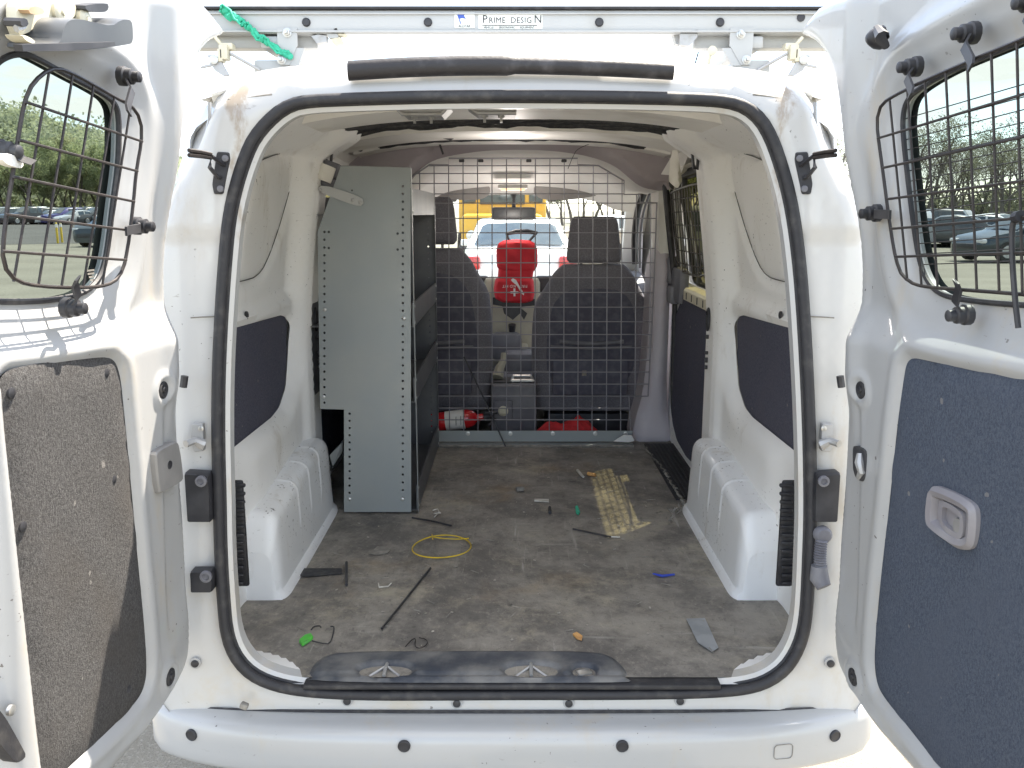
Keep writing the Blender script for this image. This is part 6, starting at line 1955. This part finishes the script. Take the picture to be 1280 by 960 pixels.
P_PICK = car_proto('parked_car', 5.5, 1.98, 1.80, 'pickup', 'x')
used = set()
def setcol(o, c):
    for ch in o.children:
        if ch.name.split('.')[0] in ('body', 'door_mirror'): ch.color = (*c, 1)
def place_car(proto, x, y, rot, col, label, group=None, name='parked_car', cat='car'):
    if proto.name not in used:
        used.add(proto.name); o = proto
    else:
        o = copy_thing(proto)
    o.location = (x, y, gz(x, y) + .012)
    o.rotation_euler = (0, 0, rot)
    o['label'] = label; o['category'] = cat
    if group: o['group'] = group
    elif 'group' in o: del o['group']
    setcol(o, col)
    return o
def polar(px, dist):
    """ground point under a sight line at a given distance"""
    d = ray(px, 270)
    h = Vector((d.x, d.y, 0)).normalized() * dist
    return CAM.x + h.x, CAM.y + h.y
COLN = {'white': (.75, .75, .75), 'silver': (.42, .43, .44), 'black': (.02, .02, .022), 'dark grey': (.06, .065, .07), 'navy blue': (.02, .03, .09), 'red': (.30, .02, .02), 'teal': (.018, .030, .038), 'purple blue': (.05, .04, .16), 'tan': (.32, .28, .2)}
# row seen through the left door window
ORD = ['first', 'second', 'third', 'fourth', 'fifth', 'sixth', 'seventh', 'eighth', 'ninth', 'tenth', 'eleventh', 'twelfth', 'thirteenth', 'fourteenth', 'fifteenth', 'sixteenth']
row = [(-22, 'red', 's'), (6, 'dark grey', 'u'), (22, 'silver', 's'), (36, 'black', 'p'), (50, 'black', 'u'), (66, 'white', 's'), (81, 'purple blue', 'u'), (97, 'silver', 's'), (107, 'black', 'p'), (120, 'dark grey', 'u'), (133, 'white', 's'), (146, 'silver', 'u'), (158, 'white', 's'), (172, 'black', 's')]
for k, (px, cn, ty) in enumerate(row):
    x, y = polar(px, 104 + rnd.uniform(-3, 3))
    pr_o = {'s': P_SED, 'u': P_SUV, 'p': P_PICK}[ty]
    prev = row[k - 1][1] if k else None
    place_car(pr_o, x, y, R(180 - 28 + rnd.uniform(-8, 8)), COLN[cn], f'{cn} {dict(s="sedan", u="suv", p="pickup")[ty]}, {ORD[k]} from left in the near far-left row', 'cars parked in the near row at far left')
row2 = [('white', 's'), ('silver', 'u'), ('white', 'u'), ('dark grey', 's'), ('silver', 's'), ('white', 'p'), ('red', 's'), ('white', 's'), ('silver', 'u'), ('black', 's'), ('white', 'u'), ('silver', 's'), ('white', 's'), ('tan', 'u'), ('white', 's')]
for k, (cn, ty) in enumerate(row2):
    x, y = polar(-18 + 13.5 * k, 126 + rnd.uniform(-3, 3))
    place_car({'s': P_SED, 'u': P_SUV, 'p': P_PICK}[ty], x, y, R(150 + rnd.uniform(-8, 8)), COLN[cn], f'{cn} {dict(s="sedan", u="suv", p="pickup")[ty]}, {ORD[k]} from left in the middle far-left row', 'cars parked in the back row at far left')
for k in range(14):
    x, y = polar(-12 + 14 * k, 150 + rnd.uniform(-4, 4))
    cn = rnd.choice(['white', 'silver', 'dark grey', 'white'])
    place_car((P_SED, P_SUV)[k % 2], x, y, R(150 + rnd.uniform(-10, 10)), COLN[cn], f'tiny {cn} car, {ORD[k]} from left in the last row before the trees', 'cars parked in the last row at far left')
x, y = polar(148, 46)
place_car(P_SUV, x, y, R(180 - 12), COLN['teal'], 'dark teal suv standing alone on the open lot beyond the left door window', None)
# row seen through the right door window
rowr = [(1104, 45, 'silver', 'u', 30), (1148, 47, 'dark grey', 'u', 60), (1188, 45, 'dark grey', 's', 62), (1222, 49, 'white', 's', 70), (1288, 33, 'teal', 's', 100), (1330, 42, 'dark grey', 'u', 60), (1120, 70, 'white', 's', 20), (1176, 72, 'silver', 'u', 25), (1240, 74, 'white', 's', 25), (1290, 76, 'silver', 's', 25)]
wh = ['silver suv at the left edge of the right door window', 'dark grey suv at the left of the right door window', 'dark grey sedan just left of the white roof in the right door window', 'white sedan gleaming behind the nearest dark car at right', 'nearest dark teal sedan seen side on through the right door window', 'dark grey suv at the far right behind the wire guard', 'white sedan in the rear row seen between silver and dark suvs', 'silver suv in the rear row above the dark grey suv', 'white sedan in the rear row above the nearest dark car', 'silver sedan at the right end of the rear row']
for (px, dist, cn, ty, rot), lab in zip(rowr, wh):
    x, y = polar(px, dist)
    place_car({'s': P_SED, 'u': P_SUV}[ty], x, y, R(rot), COLN[cn], lab, 'cars parked beyond the right door')
# white car right in front, seen through the windscreen
x, y = polar(648, 15.2)
place_car(P_SED, x, y, 0.0, (.78, .78, .78), 'white car with red tail lights parked directly ahead of the windscreen', None)
x, y = polar(760, 34); place_car(P_SED, x, y, R(90), COLN['white'], 'white sedan half hidden by the passenger headrest outside', None)
# cars seen through the sliding-door window and the front side window
for k, (px, dist, cn, ty, rot, lab) in enumerate(((842, 26, 'silver', 'u', 40, 'silver suv outside the front passenger window'), (872, 30, 'white', 's', 60, 'white sedan outside the sliding door window'), (905, 32, 'dark grey', 'u', 75, 'dark grey suv outside the rear edge of the sliding door window'))):
    x, y = polar(px, dist)
    place_car({'s': P_SED, 'u': P_SUV}[ty], x, y, R(rot), COLN[cn], lab, None)

# ---- yellow school bus behind the white car
x, y = polar(628, 24.5)
bus = empty('school_bus', (x, y, 0), 'yellow school bus facing the van behind the white car', 'bus')
def bpart(nm, mb, m, par=None, **k): return mb.build(nm, m, par or bus, **k)
bpart('body', MB().box((x, y + 4.4, 1.75), (2.45, 8.6, 2.5), bev=.16, seg=3).box((x, y - .35, 1.05), (2.2, 1.3, .95), bev=.15), 'bus_yellow')
ws = bpart('windscreen', MB().box((x, y + .07, 2.25), (1.25, .05, .95), bev=.02), 'dark_glass')
for sx in (-1, 1):
    bpart('corner_window', MB().box((x + sx * .93, y + .075, 2.25), (.38, .04, .85), bev=.02), 'dark_glass')
    bpart('headlight', MB().lathe([(.14, 0), (.14, .03), (.0005, .05)], (x + sx * .82, y - 1.0, .95), (0, -1, 0), 14), 'car_lamp')
    mr_ = bpart('mirror', MB().box((x + sx * 1.36, y - .3, 2.05), (.24, .10, .42), bev=.05), 'plastic')
    MB().tube([(x + sx * 1.10, y + .1, 2.5), (x + sx * 1.36, y - .3, 2.35)], .025, 6).build('mirror_arm', 'plastic', mr_)
    for k in range(7):
        bpart('side_window', MB().box((x + sx * 1.232, y + 1.2 + 1.05 * k, 2.2), (.02, .85, .7), bev=.006), 'dark_glass')
    for yy in (.2, 6.2):
        bpart('wheel', MB().lathe([(.3, 0), (.48, .02), (.5, .06), (.5, .26), (.3, .28)], (x + sx * .98, y + yy, .5), (sx, 0, 0), 18), 'tyre')
bpart('bumper', MB().box((x, y - 1.05, .6), (2.3, .14, .22), bev=.03), 'plastic')
bpart('grille', MB().box((x, y - 1.005, 1.1), (1.1, .04, .5), bev=.01), 'plastic')
# yellow gravel-lot bollards
for k, (px, dist) in enumerate(((69, 50), (74.5, 51))):
    bx, by = polar(px, dist)
    b_ = empty('bollard', (bx, by, gz(bx, by)), ['left yellow bollard of the pair on the far lot edge', 'right yellow bollard of the pair on the far lot edge'][k], 'bollard', 'yellow bollards')
    MB().lathe([(.055, 0), (.055, 1.0), (.04, 1.04), (.0005, 1.05)], (bx, by, gz(bx, by)), (0, 0, 1), 12).build('post', 'yellow', b_)
    MB().lathe([(.062, 0), (.062, .18)], (bx, by, gz(bx, by) + .80), (0, 0, 1), 12).build('white_band', 'label', b_)

# ---- wooded hill
def hillz(x, y):
    d = math.hypot(x, y + 1.75)
    ang = math.degrees(math.atan2(x, y + 1.75))         # negative to the left
    t = sst(np.array(d), 165, 330)
    top_ = np.interp(ang, [-60, -45, -36, -30, -26, -23, -20, -12], [40, 38, 33, 25.5, 19.5, 14, 8, 1])
    return gz(x, y) - .15 + float(t) * float(top_)
verts, faces = [], []
NA, NR = 60, 24
for i in range(NR + 1):
    r = 158 + 260 * i / NR
    for j in range(NA + 1):
        a = R(-62 + 52 * j / NA)
        x, y = r * math.sin(a), -1.75 + r * math.cos(a)
        verts.append((x, y, hillz(x, y)))
for i in range(NR):
    for j in range(NA):
        k = i * (NA + 1) + j
        faces.append((k, k + 1, k + NA + 2, k + NA + 1))
MB().add(verts, faces).build('hill', 'hill', None, origin=(0, 0, 0), kind='structure')
def leaf_quads(rng, centres, radii, n, size, squash=1.0):
    """n leaf quads spread over the given clumps"""
    idx = rng.integers(0, len(centres), n)
    c = np.array(centres)[idx]; r = np.array(radii)[idx]
    d = rng.normal(size=(n, 3)); d /= np.linalg.norm(d, axis=1)[:, None]
    p = c + d * (r * rng.uniform(.45, 1.0, n) ** .6)[:, None] * np.array((1, 1, squash))
    a = rng.normal(size=(n, 3)); a /= np.linalg.norm(a, axis=1)[:, None]
    b = np.cross(a, rng.normal(size=(n, 3))); b /= np.linalg.norm(b, axis=1)[:, None]
    s_ = size * rng.uniform(.6, 1.35, n)[:, None]
    V_ = np.stack([p - a * s_, p + b * s_ * .55, p + a * s_, p - b * s_ * .55], 1).reshape(-1, 3)
    return V_, np.arange(n * 4).reshape(-1, 4)
def fast_mesh(name, V_, F_, m, parent=None, origin=(0, 0, 0)):
    me = bpy.data.meshes.new(name)
    V_ = np.asarray(V_, float) - np.array(origin, float)
    me.vertices.add(len(V_)); me.vertices.foreach_set('co', V_.ravel())
    me.loops.add(F_.size); me.loops.foreach_set('vertex_index', F_.ravel().astype(np.int32))
    me.polygons.add(len(F_)); me.polygons.foreach_set('loop_start', np.arange(0, F_.size, 4, dtype=np.int32))
    me.polygons.foreach_set('loop_total', np.full(len(F_), 4, dtype=np.int32))
    me.update(calc_edges=True); me.validate()
    me.materials.append(M[m])
    o = bpy.data.objects.new(name, me)
    o.parent = parent
    o.location = Vector(origin) - (wloc(parent) if parent else Vector())
    COL.objects.link(o)
    return o
rng = np.random.default_rng(5)
cen, rad = [], []
for _ in range(2600):
    r = 172 + 190 * rng.random() ** .8; a = R(-46 + 30 * rng.random())
    x, y = r * math.sin(a), -1.75 + r * math.cos(a)
    s_ = rng.uniform(2.2, 4.4)
    z = hillz(x, y) + s_ * 1.3
    for q in range(3):
        cen.append((x + rng.normal() * s_ * .45, y + rng.normal() * s_ * .45, z + rng.normal() * s_ * .5)); rad.append(s_ * rng.uniform(.55, .9))
V_, F_ = leaf_quads(rng, cen, rad, 150000, .62)
tag(fast_mesh('hill_woodland', V_, F_, 'leaf_hill'), 'mixed spring woodland covering the hill beyond the parked cars', None, None, 'stuff')

# ---- trees
def tree_proto(name, H_, seed, bare, label):
    g = np.random.default_rng(seed); rr_ = random.Random(seed)
    root = empty(name, (0, 0, 0), label, 'tree')
    tk = MB(); tips = []
    def branch(p, d, r, l, lev):
        pts, rs = [p], [r]
        q = p.copy(); dd = d.copy()
        n = 4 if lev < 2 else 3
        for i in range(n):
            dd = (dd + Vector((g.normal() * .13, g.normal() * .13, .06 + g.normal() * .07))).normalized()
            q = q + dd * (l / n); pts.append(q.copy()); rs.append(r * (1 - .72 * (i + 1) / n))
        tk.tube(pts, rs, 7 if lev == 0 else (5 if lev == 1 else 3), cap=False)
        if lev >= (3 if bare else 2): tips.append(pts[-1]); tips.append(pts[-2]); return
        for k in range(rr_.randint(5, 7) if lev == 0 else rr_.randint(4, 5)):
            t = rr_.uniform(.30, 1.0); i = min(int(t * n), n - 1)
            s0 = pts[i].lerp(pts[i + 1], t * n - i)
            a = rr_.uniform(0, 6.283)
            nd = (dd * .75 + Vector((math.cos(a), math.sin(a), .15)) * .75).normalized()
            branch(s0, nd, rs[i] * .55, l * rr_.uniform(.42, .62), lev + 1)
    branch(Vector((0, 0, 0)), Vector((0, 0, 1)), H_ * .022, H_ * .72, 0)
    tk.build('trunk', 'bark_grey' if bare else 'bark', root, origin=(0, 0, 0), fix=False)
    cc = [tuple(t) for t in tips]
    if bare:
        V_, F_ = leaf_quads(g, cc, [H_ * .055] * len(cc), 1500, H_ * .0085)
        fast_mesh('crown', V_, F_, 'leaf_bare', root)
    else:
        V_, F_ = leaf_quads(g, cc, [H_ * .085] * len(cc), 6500, H_ * .013)
        fast_mesh('crown', V_, F_, 'leaf_tree', root)
    return root
TL = [tree_proto('leafy_tree', 9.5, s_, False, 'x') for s_ in (3, 8, 21)]
TB = [tree_proto('bare_tree', 9.0, s_, True, 'x') for s_ in (5, 14, 33)]
def place_tree(p, x, y, sc_, rot, label, group):
    if p.name not in used: used.add(p.name); o = p
    else: o = copy_thing(p)
    o.location = (x, y, gz(x, y) - .05); o.rotation_euler = (0, 0, rot); o.scale = (sc_, sc_, sc_ * rnd.uniform(.9, 1.12))
    o['label'] = label; o['group'] = group; o['category'] = 'tree'
for k in range(24):
    x, y = polar(-45 + 10.5 * k, 160 + rnd.uniform(-5, 10))
    place_tree(TL[k % 3], x, y, rnd.uniform(.85, 1.3), rnd.random() * 6, 'leafy green tree along the hill foot behind the parked cars', 'trees along the foot of the hill')
for k in range(44):
    x, y = polar(1035 + 9.5 * k, 104 + rnd.uniform(-12, 26))
    place_tree(TB[k % 3], x, y, rnd.uniform(.85, 1.2), rnd.random() * 6, 'budding bare tree in the treeline beyond the right door', 'bare trees beyond the lot at right')
for k in range(22):
    x, y = polar(690 + 13 * k, 112 + rnd.uniform(-12, 20))
    place_tree(TL[k % 3], x, y, rnd.uniform(.7, 1.0), rnd.random() * 6, 'tree standing ahead of the van beyond the bus' if k < 6 else 'tree ahead of the van seen through the side windows', 'trees ahead of the van' if k < 6 else 'trees ahead and to the right')
# undergrowth that closes the right treeline
cen, rad = [], []
for _ in range(260):
    px = rng.uniform(1000, 1480); x, y = polar(px, 118 + rng.uniform(-6, 16))
    s_ = rng.uniform(1.0, 2.4)
    cen.append((x, y, gz(x, y) + s_ * rng.uniform(.4, 1.5))); rad.append(s_)
V_, F_ = leaf_quads(rng, cen, rad, 22000, .26)
tag(fast_mesh('scrub', V_, F_, 'leaf_bare'), 'dense grey green scrub under the bare trees at right', None, None, 'stuff')
